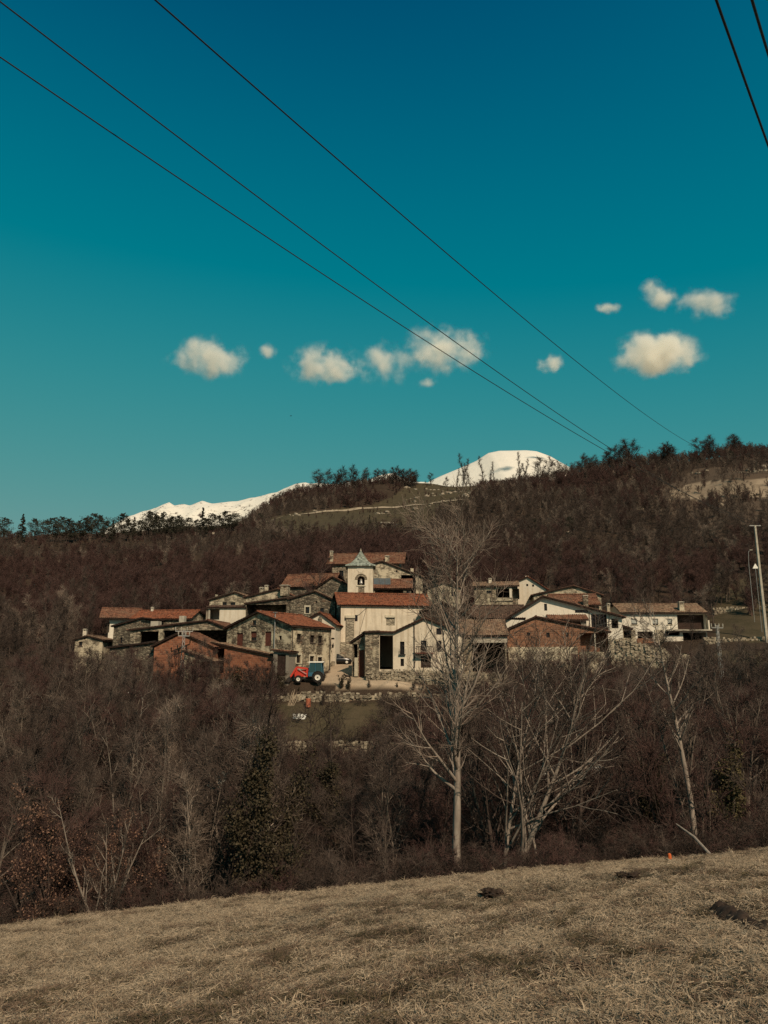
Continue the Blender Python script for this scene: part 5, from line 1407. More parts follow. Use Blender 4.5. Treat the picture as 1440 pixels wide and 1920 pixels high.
# dry meadow grass
def tuft(seed, n, rad, lmin, lmax, flat, mat, wd=0.0042):
    g = np.random.default_rng(seed); vs = []; qs = []; ts = []
    for i in range(n):
        an = g.uniform(0, 6.28); rr = rad * math.sqrt(g.random()); p = np.array([math.cos(an) * rr, math.sin(an) * rr, -0.02])
        az = g.uniform(0, 6.28); L = g.uniform(lmin, lmax); el = g.uniform(0.2, 1.0) if g.random() > flat else g.uniform(0.02, 0.35)
        d = np.array([math.cos(az) * math.cos(el), math.sin(az) * math.cos(el), math.sin(el)])
        sd = np.array([-math.sin(az), math.cos(az), g.normal(0, 0.5)]); sd = sd / np.linalg.norm(sd); w = wd * g.uniform(0.6, 1.3)
        b = len(vs)
        for k, f in ((0, 1.0), (1, 0.85), (2, 0.6)):
            q = p + d * L * k / 3; vs += [q - sd * w * f, q + sd * w * f]; d = unit(d - np.array([0, 0, g.uniform(0.1, 0.4)]))
        vs.append(vs[b + 4] * 0.5 + vs[b + 5] * 0.5 + d * L / 3)
        qs += [(b, b + 1, b + 3, b + 2), (b + 2, b + 3, b + 5, b + 4)]; ts.append((b + 4, b + 5, b + 6))
    return bpy.data.objects.new('source', np_mesh('source', vs, qs, ts, mat))
def straw(name, a, b):
    k = Mat(name, 0.85, 0.2); c = k.mix(k.rnd(), a, b)
    k.col(k.mix(k.ramp(k.noise(23, 2), [(0.35, 0.0), (0.65, 1.0)]), k.mix(0.55, c, (0, 0, 0)), c)); return k.m
S1 = straw('dry_straw', (0.27, 0.198, 0.128), (0.47, 0.36, 0.25)); S2 = straw('brown_dead_grass', (0.12, 0.076, 0.05), (0.23, 0.155, 0.104)); S3 = straw('olive_winter_grass', (0.06, 0.045, 0.024), (0.115, 0.086, 0.046))
gs = [tuft(401, 60, 0.20, 0.06, 0.19, 0.6, S1), tuft(402, 60, 0.22, 0.06, 0.17, 0.65, S1), tuft(403, 60, 0.2, 0.06, 0.17, 0.65, S2), tuft(404, 76, 0.2, 0.04, 0.11, 0.2, S3), tuft(405, 34, 0.12, 0.10, 0.27, 0.35, S1), tuft(406, 76, 0.22, 0.04, 0.13, 0.25, S3)]
N_G = 62000
f_ = rng.random(N_G); Yg = 4.2 * (47 / 4.2) ** (f_ ** 0.80); ug = rng.uniform(-260, 1700, N_G); xg = (ug - 720) / 1417 * (Yg + 1.0); zg_ = H(xg, Yg)
eg = 40 + 2.2 * vnoise(xg, Yg * 0, 11, 21); kp = Yg < eg + 5
xg, Yg, zg_ = xg[kp], Yg[kp], zg_[kp]; nG = len(xg)
pn = 0.42 * vnoise(xg, Yg, 2.0, 81) + 0.9 * vnoise(xg, Yg, 0.7, 82) + 0.2 * vnoise(xg, Yg, 7, 83) + 0.05 + rng.normal(0, 0.16, nG)
far_ = np.clip((Yg - 8) / 20, 0, 1)
kG = np.where(pn > 0.10 - 0.16 * far_, rng.choice([0, 1, 4, 0, 1], nG), np.where(pn > -0.14 - 0.16 * far_, rng.choice([2, 0, 2, 1], nG), rng.choice([3, 5, 2], nG)))
sG = rng.uniform(0.7, 1.25, nG) * (1 + Yg / 70)
scatter('meadow_grass', np.stack([xg, Yg, zg_], 1), kG, np.stack([rng.normal(0, 0.15, nG) - 0.2, rng.normal(0, 0.15, nG), rng.uniform(0, 6.28, nG)], 1), np.stack([sG, sG, sG * rng.uniform(0.6, 1.2, nG)], 1), gs, 'tangled dry straw-coloured meadow grass')

# ------------------------------------------------------------------ overhead wires and poles
pb = P(1428, 1105, 116); pb[2] = h1(pb[0], pb[1]); ptop = P(1426, 985, 116)
pole = empty('utility_pole', pb, 0, 'tall concrete utility pole on the slope carrying two wires', 'pole')
hp = ptop[2] - pb[2]
MB().add(*(lambda w0, w1: ([(-w0, -w0, -1), (w0, -w0, -1), (w0, w0, -1), (-w0, w0, -1), (-w1, -w1, hp), (w1, -w1, hp), (w1, w1, hp), (-w1, w1, hp)], [(0, 3, 2, 1), (4, 5, 6, 7), (0, 1, 5, 4), (1, 2, 6, 5), (2, 3, 7, 6), (3, 0, 4, 7)]))(0.20, 0.13)).build('shaft', M['concrete'], pole)
MB().box((-0.9, -0.06, hp - 0.12), (0.9, 0.06, hp)).build('crossarm', M['metal_grey'], pole)
for sx in (-0.8, 0.8): MB().lathe([(0.04, 0.0), (0.09, 0.05), (0.05, 0.1), (0.09, 0.16), (0.04, 0.24)], (sx, 0, hp), 'z', 8).build('insulator', M['dark_sill'], pole)
def wire(label, p_far, p_near, sag, rad, ext=1.25, group='overhead wires', n=60):
    p_far = Vector(p_far); p_near = Vector(p_near); pts = []
    for i in range(n + 1):
        t = ext * i / n
        q = p_far.lerp(p_near, t)
        q.z -= sag * 4 * t * (1 - t) if t <= 1 else sag * 4 * t * (1 - t)
        pts.append(q)
    o = MB().tube(pts, rad, 6).build('overhead_wire', M['metal_dark'])
    return tag(o, label, 'wire', group)
wire('overhead wire meeting the concrete pole, upper of the close pair', pb + np.array([-0.8, 0, hp + 0.2]), P(0, 3, 21), 2.2, 0.026)
wire('overhead wire meeting the concrete pole, lower of the close pair', pb + np.array([0.8, 0, hp + 0.2]), P(0, 107, 23), 2.2, 0.026)
Y2 = 300.0; q2 = P(1390, 853, Y2); b2 = np.array([q2[0], Y2, h1(q2[0], Y2)])
po2 = empty('utility_pole', b2, 0, 'dark utility pole among the trees at the upper end of a single wire', 'pole')
MB().tube([(0, 0, -1), (0, 0, q2[2] - b2[2])], [0.22, 0.13], 8).build('shaft', M['wood'], po2)
MB().box((-0.9, -0.08, q2[2] - b2[2] - 0.5), (0.9, 0.08, q2[2] - b2[2] - 0.35)).build('crossarm', M['wood'], po2)
wire('single overhead wire running from the wooded ridge, separate from the pair', q2, P(291, 0, 24), 7.0, 0.034, 1.12)
for (ua, va, ub_, vb_, Ya, Yb_, lab) in [(1343, 0, 1440, 272, 8.0, 11.0, 'thick dark cable passing close over the meadow'), (1410, 0, 1440, 100, 7.4, 8.6, 'shorter visible thick cable beside the first')]:
    A = Vector(P(ua, va, Ya)); B = Vector(P(ub_, vb_, Yb_)); d = B - A
    o = MB().tube([A - d * 1.2, A, A.lerp(B, 0.5) - Vector((0, 0, 0.01)), B, B + d * 1.5], 0.018, 8).build('overhead_cable', M['metal_dark'])
    tag(o, lab, 'cable', 'thick cables close overhead')
# lattice masts
def mast(u, Y, vt, vb, label, arms, wpx):
    b = P(u, vb, Y); b[2] = h1(b[0], b[1]); hgt = P(u, vt, Y)[2] - b[2]
    o = empty('lattice_mast', b, 0.3, label, 'mast'); w = wpx * Y / 1417 / 2
    mb = MB()
    for sx in (-1, 1):
        for sy in (-1, 1): mb.tube([(sx * w, sy * w, -0.5), (sx * w * 0.5, sy * w * 0.5, hgt)], 0.03, 4)
    mb.build('leg_frame', M['metal_grey'], o)
    mb = MB(); n = 12
    for i in range(n):
        z0, z1 = hgt * i / n, hgt * (i + 1) / n; f0, f1 = w * (1 - 0.5 * i / n), w * (1 - 0.5 * (i + 1) / n)
        for sy in (-1, 1):
            mb.tube([(-f0, sy * f0, z0), (f1, sy * f1, z1)], 0.015, 3); mb.tube([(f0, sy * f0, z0), (-f1, sy * f1, z1)], 0.015, 3)
            mb.tube([(sy * f0, -f0, z0), (sy * f1, f1, z1)], 0.015, 3)
    mb.build('bracing', M['metal_grey'], o)
    for hz, L in arms:
        MB().box((-L, -0.05, hgt - hz), (L, 0.05, hgt - hz + 0.10)).build('crossarm', M['metal_grey'], o)
        for k in range(4):
            x = -L + 2 * L * k / 3
            MB().lathe([(0.02, -0.02), (0.05, 0.1), (0.09, 0.22), (0.05, 0.3), (0.10, 0.42), (0.03, 0.5)], (x, 0, hgt - hz + 0.08), 'z', 8).build('insulator', M['concrete'], o)
    return o
mast(341, 98.0, 1180, 1262, 'grey lattice electricity mast in front of the red brick barn', [(0.3, 1.1), (0.9, 0.7)], 7)
mast(1356, 97.0, 1172, 1300, 'thin grey lattice mast before the long pale field wall', [(0.4, 0.9)], 6)
# warning sign on the road above
sb = P(1418, 1080, 122); sb[2] = h1(sb[0], sb[1]); sz = P(1418, 1057, 122)[2] - sb[2]
s = empty('road_sign', sb, 0, 'small pale triangular road sign on a post near the concrete pole', 'sign')
MB().tube([(0, 0, -0.5), (0, 0, sz)], 0.035, 6).build('post', M['metal_grey'], s)
MB().prism([(-0.5, sz - 0.8), (0.5, sz - 0.8), (0, sz + 0.05)], 'y', -0.06, -0.03).build('sign_plate', M['cloth_white'], s)
sb = P(1403, 1048, 128); sb[2] = h1(sb[0], sb[1]); sz = P(1403, 1031, 128)[2] - sb[2]
s = empty('street_lamp', sb, 0, 'slim street lamp with curved top near the triangular sign', 'lamp')
MB().tube([(0, 0, -0.5), (0, 0, sz * 0.8), (0.15, 0, sz * 0.97), (0.5, 0, sz)], 0.04, 6).build('post', M['metal_grey'], s)
MB().box((0.35, -0.12, sz - 0.08), (0.85, 0.12, sz + 0.04)).build('lamp_head', M['concrete'], s)

# ------------------------------------------------------------------ tractor
M['tyre'] = plain('black_rubber', (0.022, 0.018, 0.016), 0.85, 0.3, 8)
M['red_paint'] = plain('red_paint', (0.52, 0.045, 0.025), 0.45, 0.12, 4, 0.4)
M['blue_paint'] = plain('blue_paint', (0.03, 0.11, 0.17), 0.45, 0.12, 4, 0.4)
M['rim'] = plain('pale_rim_paint', (0.62, 0.58, 0.50), 0.6, 0.1, 4)
M['black_paint'] = plain('black_car_paint', (0.011, 0.010, 0.010), 0.25, 0.15, 3, 0.5)
g = Mat('teal_cab_glass', 0.1, 0.5); g.col((0.02, 0.055, 0.06)); M['cab_glass'] = g.m
tb = P(597.5, 1283, 97); tb[2] = h1(tb[0], tb[1]) - 0.02
tr = empty('tractor', tb, math.pi - 0.06, 'blue tractor with white cab roof and red front loader beside the stone farmhouse', 'tractor')
# local +x is the driving direction
def wheel(par, x, y, r, w, n_lug):
    mb = MB().lathe([(r * 0.55, -w / 2), (r * 0.93, -w / 2), (r, -w * 0.36), (r, w * 0.36), (r * 0.93, w / 2), (r * 0.57, w / 2), (r * 0.55, w * 0.4), (r * 0.55, -w * 0.4), (r * 0.55, -w / 2)], (0, 0, 0), 'y', 24, False)
    o = MB().lathe([(r * 0.12, -w * 0.30), (r * 0.42, -w * 0.26), (r * 0.58, -w * 0.44), (r * 0.58, w * 0.44), (r * 0.42, w * 0.26), (r * 0.12, w * 0.30)], (0, 0, 0), 'y', 20).build('wheel', M['rim'], par)
    o.location = (x, y, r)
    t_ = mb
    for i in range(n_lug):
        a0 = 2 * math.pi * i / n_lug
        for sy in (-1, 1):
            a1 = a0 + (0.13 if sy > 0 else 0)
            pts_ = []
            for rr in (r - 0.02, r + 0.035):
                for (da, yy) in ((0, 0.02 * sy), (0.10, 0.02 * sy), (0.26, sy * w * 0.47), (0.16, sy * w * 0.47)):
                    pts_.append((rr * math.cos(a1 + da), yy, rr * math.sin(a1 + da)))
            t_.add(pts_, [(0, 1, 2, 3), (4, 7, 6, 5), (0, 4, 5, 1), (1, 5, 6, 2), (2, 6, 7, 3), (3, 7, 4, 0)])
    t_.build('tyre', M['tyre'], o)
    MB().lathe([(0.02, -w * 0.36), (r * 0.14, -w * 0.34), (r * 0.14, w * 0.34), (0.02, w * 0.36)], (0, 0, 0), 'y', 10).build('hub', M['tyre'], o)
    return o
for sy in (-1, 1):
    wheel(tr, 0, sy * 0.78, 0.68, 0.40, 18); wheel(tr, 2.5, sy * 0.72, 0.45, 0.28, 16)
MB().prism([(-0.5, 0.75), (1.2, 0.72), (2.9, 0.62), (2.9, 0.42), (1.2, 0.42), (-0.5, 0.45)], 'y', -0.27, 0.27).build('chassis', M['metal_dark'], tr)
MB().tube([(2.5, -0.7, 0.45), (2.5, 0.7, 0.45)], 0.08, 8).build('front_axle', M['metal_dark'], tr)
hd = MB().prism([(1.25, 0.78), (3.05, 0.72), (3.08, 1.40), (2.9, 1.52), (1.25, 1.66)], 'y', -0.34, 0.34).build('hood', M['red_paint'], tr)
MB().prism([(3.06, 0.8), (3.10, 0.8), (3.10, 1.35), (3.07, 1.35)], 'y', -0.26, 0.26).build('grille', M['metal_dark'], hd)
for sy in (-1, 1): MB().lathe([(0.02, 3.07), (0.09, 3.07), (0.08, 3.12), (0.02, 3.13)], (0, sy * 0.2, 1.22), 'x', 10).build('headlight', M['rim'], hd)
MB().tube([(2.2, -0.1, 1.5), (2.2, -0.1, 2.25)], 0.05, 8).build('exhaust_pipe', M['metal_dark'], tr)
cb_ = MB()
for x, xt in ((1.22, 1.05), (0.35, 0.35), (-0.52, -0.42)):
    for sy in (-1, 1): cb_.tube([(x, sy * 0.70, 0.95), (xt, sy * 0.62, 2.5)], 0.05, 4)
cb_.box((-0.55, -0.72, 0.8), (1.25, 0.72, 1.28))
cab = cb_.build('cab', M['blue_paint'], tr)
MB().prism([(-0.62, 2.5), (1.22, 2.5), (1.26, 2.56), (1.1, 2.66), (-0.5, 2.66), (-0.66, 2.56)], 'y', -0.72, 0.72).build('cab_roof', M['cloth_white'], cab)
for sy in (-1, 1):
    for xa, xb_ in ((-0.46, 0.30), (0.40, 1.10)):
        MB().add([(xa, sy * 0.685, 1.3), (xb_, sy * 0.685, 1.3), (xb_ - 0.03, sy * 0.625, 2.48), (xa + 0.03, sy * 0.625, 2.48), (xa, sy * 0.665, 1.3), (xb_, sy * 0.665, 1.3), (xb_ - 0.03, sy * 0.605, 2.48), (xa + 0.03, sy * 0.605, 2.48)], [(0, 1, 2, 3), (4, 7, 6, 5), (0, 4, 5, 1), (1, 5, 6, 2), (2, 6, 7, 3), (3, 7, 4, 0)]).build('pane', M['cab_glass'], cab)
MB().add([(1.2, -0.64, 1.3), (1.2, 0.64, 1.3), (1.06, 0.57, 2.48), (1.06, -0.57, 2.48), (1.17, -0.64, 1.3), (1.17, 0.64, 1.3), (1.03, 0.57, 2.48), (1.03, -0.57, 2.48)], [(0, 1, 2, 3), (4, 7, 6, 5), (0, 4, 5, 1), (1, 5, 6, 2), (2, 6, 7, 3), (3, 7, 4, 0)]).build('windscreen', M['cab_glass'], cab)
for sy in (-1, 1):
    f = MB(); n = 10; vs = []; fs = []
    for i in range(n + 1):
        an = R(20) + R(150) * i / n
        for rr in (0.74, 0.79):
            for yy in (sy * 0.56, sy * 1.0): vs.append((rr * math.cos(an), yy, 0.68 + rr * math.sin(an)))
    for i in range(n):
        a = i * 4; b = a + 4
        fs += [(a, a + 1, b + 1, b), (a + 2, b + 2, b + 3, a + 3), (a, b, b + 2, a + 2), (a + 1, a + 3, b + 3, b + 1)]
    fs += [(0, 2, 3, 1), (n * 4, n * 4 + 1, n * 4 + 3, n * 4 + 2)]
    f.add(vs, fs).build('fender', M['metal_dark'], tr)
    MB().prism([(1.35, 0.7), (1.55, 0.7), (1.58, 1.78), (1.35, 1.82)], 'y', sy * 0.45 - 0.05, sy * 0.45 + 0.05).build('loader_post', M['red_paint'], tr)
    MB().prism([(1.40, 1.62), (1.45, 1.84), (2.75, 2.02), (2.92, 1.92), (3.72, 0.66), (3.55, 0.58), (2.72, 1.80)], 'y', sy * 0.5 - 0.05, sy * 0.5 + 0.05).build('loader_arm', M['red_paint'], tr)
    MB().tube([(1.5, sy * 0.5, 1.05), (2.7, sy * 0.5, 1.75)], 0.045, 6).build('hydraulic_ram', M['metal_grey'], tr)
MB().tube([(3.2, -0.5, 1.35), (3.2, 0.5, 1.35)], 0.05, 6).build('cross_tube', M['red_paint'], tr)
MB().prism([(3.55, 0.78), (3.52, 0.2), (3.70, 0.08), (4.25, 0.12), (4.28, 0.16), (3.75, 0.16), (3.62, 0.26), (3.66, 0.78)], 'y', -0.85, 0.85).build('bucket', M['metal_dark'], tr)
for sy in (-1, 1): MB().prism([(3.55, 0.78), (3.52, 0.2), (3.70, 0.08), (4.25, 0.12), (3.85, 0.6)], 'y', sy * 0.85 - 0.02, sy * 0.85 + 0.02).build('bucket_side', M['metal_dark'], tr)

# ------------------------------------------------------------------ black car in the street
cb0 = P(633, 1245, 109.7); cb0[2] = h1(cb0[0], cb0[1] - 0.6)
car = empty('parked_car', cb0, 0.08, 'black hatchback parked in the street by the church portal', 'car')
def car_loft(sections):
    vs = []; fs = []; n = None
    for x, prof_ in sections:
        n = len(prof_)
        for y, z in prof_: vs.append((x, y, z))
    for i in range(len(sections) - 1):
        for j in range(n): fs.append((i * n + j, i * n + (j + 1) % n, (i + 1) * n + (j + 1) % n, (i + 1) * n + j))
    fs += [tuple(range(n))[::-1], tuple(range((len(sections) - 1) * n, len(sections) * n))]
    return MB().add(vs, fs)
def csec(w, zb_, zs, zt, wt): return [(-w, zb_), (w, zb_), (w * 1.02, (zb_ + zs) / 2), (w, zs), (wt, zt), (-wt, zt), (-w, zs), (-w * 1.02, (zb_ + zs) / 2)]
car_loft([(-2.0, csec(0.70, 0.35, 0.62, 0.80, 0.62)), (-1.9, csec(0.80, 0.25, 0.75, 0.98, 0.70)), (-1.3, csec(0.84, 0.22, 0.80, 0.98, 0.74)), (0.8, csec(0.84, 0.22, 0.80, 0.96, 0.74)), (1.6, csec(0.82, 0.22, 0.74, 0.86, 0.70)), (1.95, csec(0.76, 0.26, 0.60, 0.72, 0.62)), (2.05, csec(0.62, 0.34, 0.52, 0.60, 0.52))]).build('body', M['black_paint'], car, True)
cabn = car_loft([(-1.95, csec(0.66, 0.92, 0.95, 0.99, 0.62)), (-1.55, csec(0.72, 0.92, 1.0, 1.38, 0.56)), (-0.9, csec(0.73, 0.92, 1.0, 1.47, 0.58)), (0.1, csec(0.73, 0.92, 1.0, 1.46, 0.58)), (0.95, csec(0.70, 0.90, 0.93, 0.98, 0.62))]).build('cabin', M['glass'], car)
MB().prism([(-1.6, 1.385), (-0.9, 1.475), (0.12, 1.465), (0.2, 1.43), (-0.9, 1.43), (-1.6, 1.34)], 'y', -0.57, 0.57).build('roof', M['black_paint'], cabn)
for sy in (-1, 1):
    for x in (-1.25, 1.30):
        o = MB().lathe([(0.05, -0.10), (0.2, -0.08), (0.2, 0.08), (0.05, 0.10)], (0, 0, 0), 'y', 16).build('wheel', M['rim'], car); o.location = (x, sy * 0.78, 0.31)
        MB().lathe([(0.19, -0.10), (0.29, -0.11), (0.31, -0.07), (0.31, 0.07), (0.29, 0.11), (0.19, 0.10), (0.19, -0.10)], (0, 0, 0), 'y', 18, False).build('tyre', M['tyre'], o)
    MB().box((1.82, sy * 0.56 - 0.13, 0.60), (1.99, sy * 0.56 + 0.13, 0.70)).build('headlight', M['rim'], car)
    MB().box((0.55, sy * 0.86 - 0.09, 0.95), (0.72, sy * 0.86 + 0.09, 1.07)).build('wing_mirror', M['black_paint'], car)
    for x in (-0.75, 0.10): MB().prism([(x, 0.95), (x + 0.05, 0.95), (x + 0.03, 1.42), (x - 0.02, 1.42)], 'y', sy * 0.66 - 0.03, sy * 0.66 + 0.03).build('pillar', M['black_paint'], cabn)

# ------------------------------------------------------------------ dog in the street
db = P(654, 1268, 98.6); db[2] = h1(db[0], db[1])
dog = bpy.data.meshes.new('dog')
J = [(0, 0, 0.50, 0.12), (0.22, 0, 0.52, 0.13), (0.42, 0, 0.55, 0.135), (0.56, 0, 0.66, 0.085), (0.66, 0, 0.76, 0.085), (0.80, 0, 0.74, 0.045),
     (-0.18, 0, 0.52, 0.11), (-0.30, 0, 0.62, 0.035), (-0.42, 0, 0.82, 0.022),
     (0.44, 0.10, 0.40, 0.05), (0.43, 0.10, 0.20, 0.032), (0.46, 0.10, 0.03, 0.035),
     (0.40, -0.10, 0.40, 0.05), (0.34, -0.10, 0.20, 0.032), (0.38, -0.10, 0.03, 0.035),
     (-0.16, 0.10, 0.36, 0.07), (-0.27, 0.10, 0.20, 0.032), (-0.20, 0.10, 0.03, 0.035),
     (-0.14, -0.10, 0.36, 0.07), (-0.20, -0.10, 0.20, 0.032), (-0.12, -0.10, 0.03, 0.035),
     (0.62, 0.06, 0.86, 0.02), (0.62, -0.06, 0.86, 0.02)]
E = [(0, 1), (1, 2), (2, 3), (3, 4), (4, 5), (0, 6), (6, 7), (7, 8), (2, 9), (9, 10), (10, 11), (2, 12), (12, 13), (13, 14), (6, 15), (15, 16), (16, 17), (6, 18), (18, 19), (19, 20), (4, 21), (4, 22)]
dog.from_pydata([j[:3] for j in J], E, [])
do = mesh_obj('dog', dog, plain('black_fur', (0.018, 0.014, 0.012), 0.9, 0.3, 9)); do.location = db; do.rotation_euler = (0, 0, math.pi + 0.3); do.scale = (0.95,) * 3
mo = do.modifiers.new('skin', 'SKIN')
for i, j in enumerate(J): dog.skin_vertices[0].data[i].radius = (j[3], j[3])
dog.skin_vertices[0].data[0].use_root = True
do.modifiers.new('smooth', 'SUBSURF').render_levels = 1
tag(do, 'black dog standing in the street beside the dark barn bay', 'dog')

# ------------------------------------------------------------------ small things
def sheet(name, label, cat, u, v, Y, wpx, hpx, mat, flat, seed, rot=0.0, on_ground=True):
    g = np.random.default_rng(seed); p = P(u, v, Y)
    if on_ground: p[2] = h1(p[0], p[1])
    m = Y / 1417; n = 14; vs = []
    for i in range(n):
        for j in range(n):
            a = (i / (n - 1) - 0.5) * wpx * m; b = (j / (n - 1) - 0.5) * hpx * m
            w_ = 0.10 * wpx * m * float(vnoise(i * 1.0, j * 1.0, 2.3, seed)) + 0.06 * wpx * m * float(vnoise(i * 1.0, j * 1.0, 1.1, seed + 1))
            a *= 1 + 0.25 * float(vnoise(j * 1.0, 0, 2.0, seed + 2)); 
            if flat: vs.append((a, b * 3, h1(p[0] + a, p[1] + b * 3) - p[2] + 0.06 + 1.2 * abs(w_)))
            else: vs.append((a * math.cos(rot) - b * math.sin(rot), w_, a * math.sin(rot) + b * math.cos(rot)))
    ix = np.arange(n * n).reshape(n, n)
    o = mesh_obj(name, np_mesh(name, vs, np.stack([ix[:-1, :-1], ix[1:, :-1], ix[1:, 1:], ix[:-1, 1:]], -1).reshape(-1, 4), None, mat, True)); o.location = p
    sd_ = o.modifiers.new('thickness', 'SOLIDIFY'); sd_.thickness = 0.02
    return tag(o, label, cat)
g0 = ground_px(561, 1346, 85)
sheet('white_cloth', 'white cloth lying on the ploughed strip', 'cloth', 561, 1346, g0[1], 24, 6, M['cloth_white'], True, 5)
g0 = P(408, 1465, 50.0)
sheet('plastic_sheet', 'torn pale plastic sheet caught in the branches near the ivy-smothered tree', 'sheet', 408, 1465, 50.0, 36, 19, plain('torn_pale_plastic', (0.50, 0.50, 0.45), 0.6, 0.25, 5), False, 9, 0.78, False)
zg9 = h1(XU(408, 50.15), 50.15)
k9 = KIND[1]; k9.place('bare_tree', (XU(408, 50.15), 50.15, zg9), 'thin bare tree holding the torn pale sheet', 'tree', None, (g0[2] + 2.2 - zg9) / k9.H)
for i, (u, v, wp, hp_, lab) in enumerate([(1032, 1452, 38, 26, 'larger white plastic-wrapped bale glimpsed through the thicket'), (1113, 1446, 30, 22, 'smaller white plastic-wrapped bale glimpsed through the thicket'), (1082, 1447, 10, 22, 'narrow white bale standing between two wider ones')]):
    g0 = ground_px(u, v + hp_ / 2, 62); m = g0[1] / 1417
    mb = MB().lathe([(0.3 * hp_ * m, -wp * m / 2), (0.5 * hp_ * m, -wp * m * 0.44), (0.52 * hp_ * m, 0), (0.5 * hp_ * m, wp * m * 0.44), (0.3 * hp_ * m, wp * m / 2)], (0, 0, hp_ * m / 2), 'x', 18)
    o = mb.build('wrapped_bale', M['cloth_white'], None, True); o.location = g0; tag(o, lab, 'bale')
g0 = ground_px(578, 1326, 85); m = g0[1] / 1417
o = MB().lathe([(0.30, 0), (0.31, 0.02), (0.31, 0.34), (0.325, 0.36), (0.31, 0.38), (0.31, 0.66), (0.325, 0.68), (0.31, 0.70), (0.31, 1.0), (0.29, 1.02), (0.05, 1.0)], (0, 0, 0), 'z', 18).build('oil_drum', plain('rusty_orange_drum', (0.36, 0.11, 0.06), 0.8, 0.35, 5), None); o.location = g0; o.location.y -= 0.2
tag(o, 'rusty orange drum at the foot of the field wall', 'drum')
rr_ = random.Random(3)
for k_ in range(6):
    g0 = P(540 + k_ * 2.0, 1320, 93.4); g0[2] = h1(g0[0], g0[1])
    top = Vector((0.5 + rr_.uniform(-0.25, 0.4), 0.95, 1.7 + rr_.uniform(-0.3, 0.3)))
    o = MB().tube([(0, 0, -0.05), top * 0.5 + Vector((0.02, 0, 0.01)), top], [0.045, 0.04, 0.03], 6).build('wooden_pole', M['wood_pale'], None); o.location = g0
    tag(o, 'long wooden pole leaning against the field wall', 'pole', 'poles leaning on the field wall')
g0 = P(1255, 1600, 38.5); g0[2] = h1(g0[0], g0[1])
mk = empty('marker_post', g0, 0, 'short orange and white marker post at the meadow edge', 'post')
MB().lathe([(0.06, -0.1), (0.06, 0.14), (0.055, 0.15)], (0, 0, 0), 'z', 10).build('base', M['cloth_white'], mk)
MB().lathe([(0.09, 0.14), (0.10, 0.16), (0.08, 0.36), (0.02, 0.40)], (0, 0, 0), 'z', 10).build('cap', plain('orange_plastic', (0.55, 0.12, 0.035), 0.6, 0.1), mk)
M['soil'] = plain('dark_soil_and_shadow', (0.035, 0.023, 0.017), 1.0, 0.5, 9)  # molehill soil; the meadow strip uses it as a painted cast shadow
for i, (u, v, w_, lab) in enumerate([(45, 1712, 40, 'dark earth molehill near the dry-leaved shrubs'), (1180, 1648, 36, 'dark double molehill near the orange marker post'), (922, 1681, 40, 'long low molehill in the middle of the meadow'), (1085, 1822, 26, 'small dark molehill in the straw grass'), (1040, 1716, 14, 'smallest molehill between the long and the double ones')]):
    g0 = ground_px(u, v, 5, 46); m = g0[1] / 1417
    bm = bmesh.new(); bmesh.ops.create_icosphere(bm, subdivisions=4, radius=1.0); gg = np.random.default_rng(500 + i)
    for vtx in bm.verts:
        c_ = vtx.co; lump = float(vnoise(c_.x * 2 + 5 + i, c_.y * 2 + c_.z * 2, 0.5, 500 + i)); f = 1 + 0.9 * lump + 0.12 * gg.normal()
        vtx.co = Vector((c_.x * f * w_ * m * 0.5, c_.y * f * w_ * m * 0.4, c_.z * f * w_ * m * 0.20))
    me = bpy.data.meshes.new('molehill'); bm.to_mesh(me); bm.free()
    o = mesh_obj('molehill', me, M['soil']); o.location = g0 + np.array([0, 0, 0.05]); tag(o, lab, 'molehill')
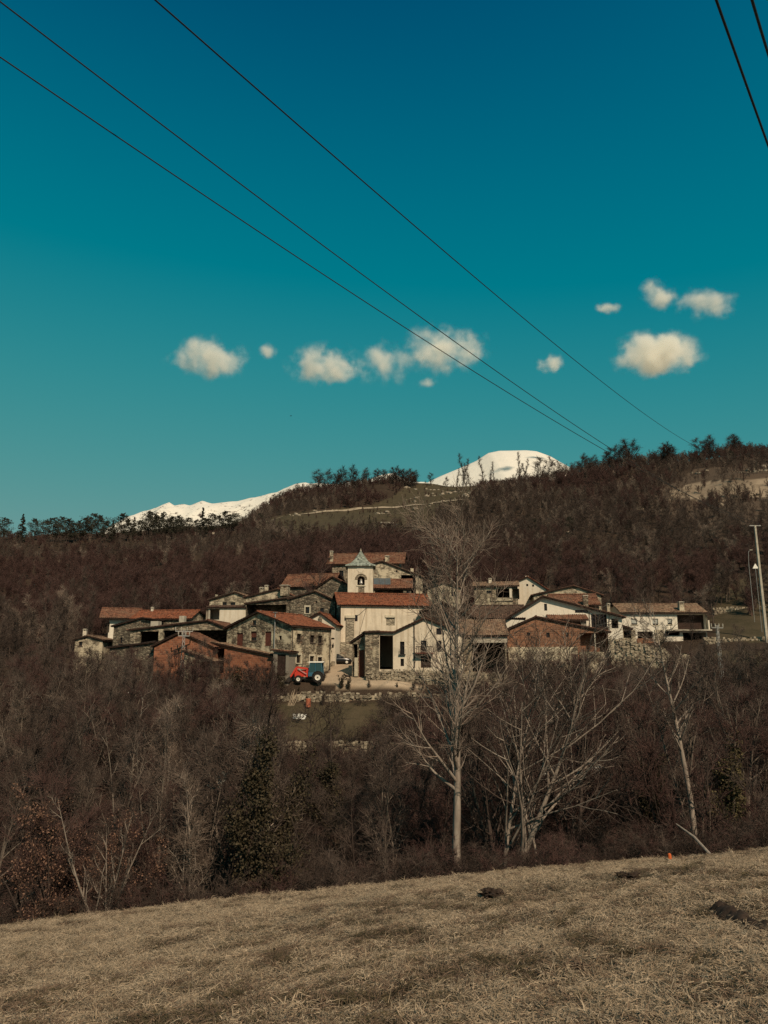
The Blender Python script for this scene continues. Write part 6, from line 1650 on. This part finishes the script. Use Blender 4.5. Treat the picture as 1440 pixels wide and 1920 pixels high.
for i, (ua, va, ub_, vb_, lab) in enumerate([(1268, 1545, 1330, 1580, 'fallen pale trunk leaning out of the thicket'), (1300, 1580, 1370, 1572, 'fallen branch lying along the meadow edge')]):
    A = P(ua, va, 44.5); B = P(ub_, vb_, 41.2); B[2] = h1(B[0], B[1]) + 0.05
    if i == 1: A[2] = h1(A[0], A[1]) + 0.05
    A = Vector(A); B = Vector(B); mid = A.lerp(B, 0.5) + Vector((0.1, 0, 0.08))
    o = MB().tube([A, mid, B], [0.04, 0.07, 0.085], 8).build('fallen_branch', M['bark_pale'], None); tag(o, lab, 'branch')
# dark soil-coloured strip standing in for a cast shadow at the meadow's right side
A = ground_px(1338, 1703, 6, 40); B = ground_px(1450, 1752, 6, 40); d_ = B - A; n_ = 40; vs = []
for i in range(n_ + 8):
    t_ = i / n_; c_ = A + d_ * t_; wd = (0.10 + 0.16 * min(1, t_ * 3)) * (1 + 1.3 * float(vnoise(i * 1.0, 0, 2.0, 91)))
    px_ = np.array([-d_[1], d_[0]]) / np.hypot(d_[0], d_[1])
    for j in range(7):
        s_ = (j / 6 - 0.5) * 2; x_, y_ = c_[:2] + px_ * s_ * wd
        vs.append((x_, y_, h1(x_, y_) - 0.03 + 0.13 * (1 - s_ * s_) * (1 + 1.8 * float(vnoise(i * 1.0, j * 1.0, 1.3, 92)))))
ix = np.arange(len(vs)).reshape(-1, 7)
o = mesh_obj('shadow_strip', np_mesh('shadow_strip', vs, np.stack([ix[:-1, :-1], ix[:-1, 1:], ix[1:, 1:], ix[1:, :-1]], -1).reshape(-1, 4), None, M['soil']))
tag(o, 'long dark strip standing in for a cast shadow on the straw grass', 'rut')  # not a real rut: the strip stands in for a cast shadow
# bird
bp_ = P(545, 780, 130)
o = MB().add([(0, 0, 0), (0.35, 0.02, 0.02), (-0.12, 0, 0.03), (0.12, 0.0, 0.06), (0.06, 0.75, 0.22), (-0.10, 0.72, 0.2), (0.06, -0.75, 0.12), (-0.10, -0.72, 0.12), (-0.4, 0.08, 0.02), (-0.4, -0.08, 0.02), (0.1, 0, -0.07)],
    [(3, 4, 5), (3, 5, 2), (3, 2, 7), (3, 7, 6), (10, 5, 4), (10, 2, 5), (10, 7, 2), (10, 6, 7), (1, 4, 3), (1, 3, 6), (1, 10, 4), (1, 6, 10), (2, 8, 9), (10, 9, 8), (2, 9, 10), (2, 10, 8)]).build('bird', M['metal_dark'], None, fix=True)
o.location = bp_; o.scale = (0.55,) * 3; o.rotation_euler = (0.2, 0, 0.4); tag(o, 'tiny dark bird gliding in the clear sky', 'bird')
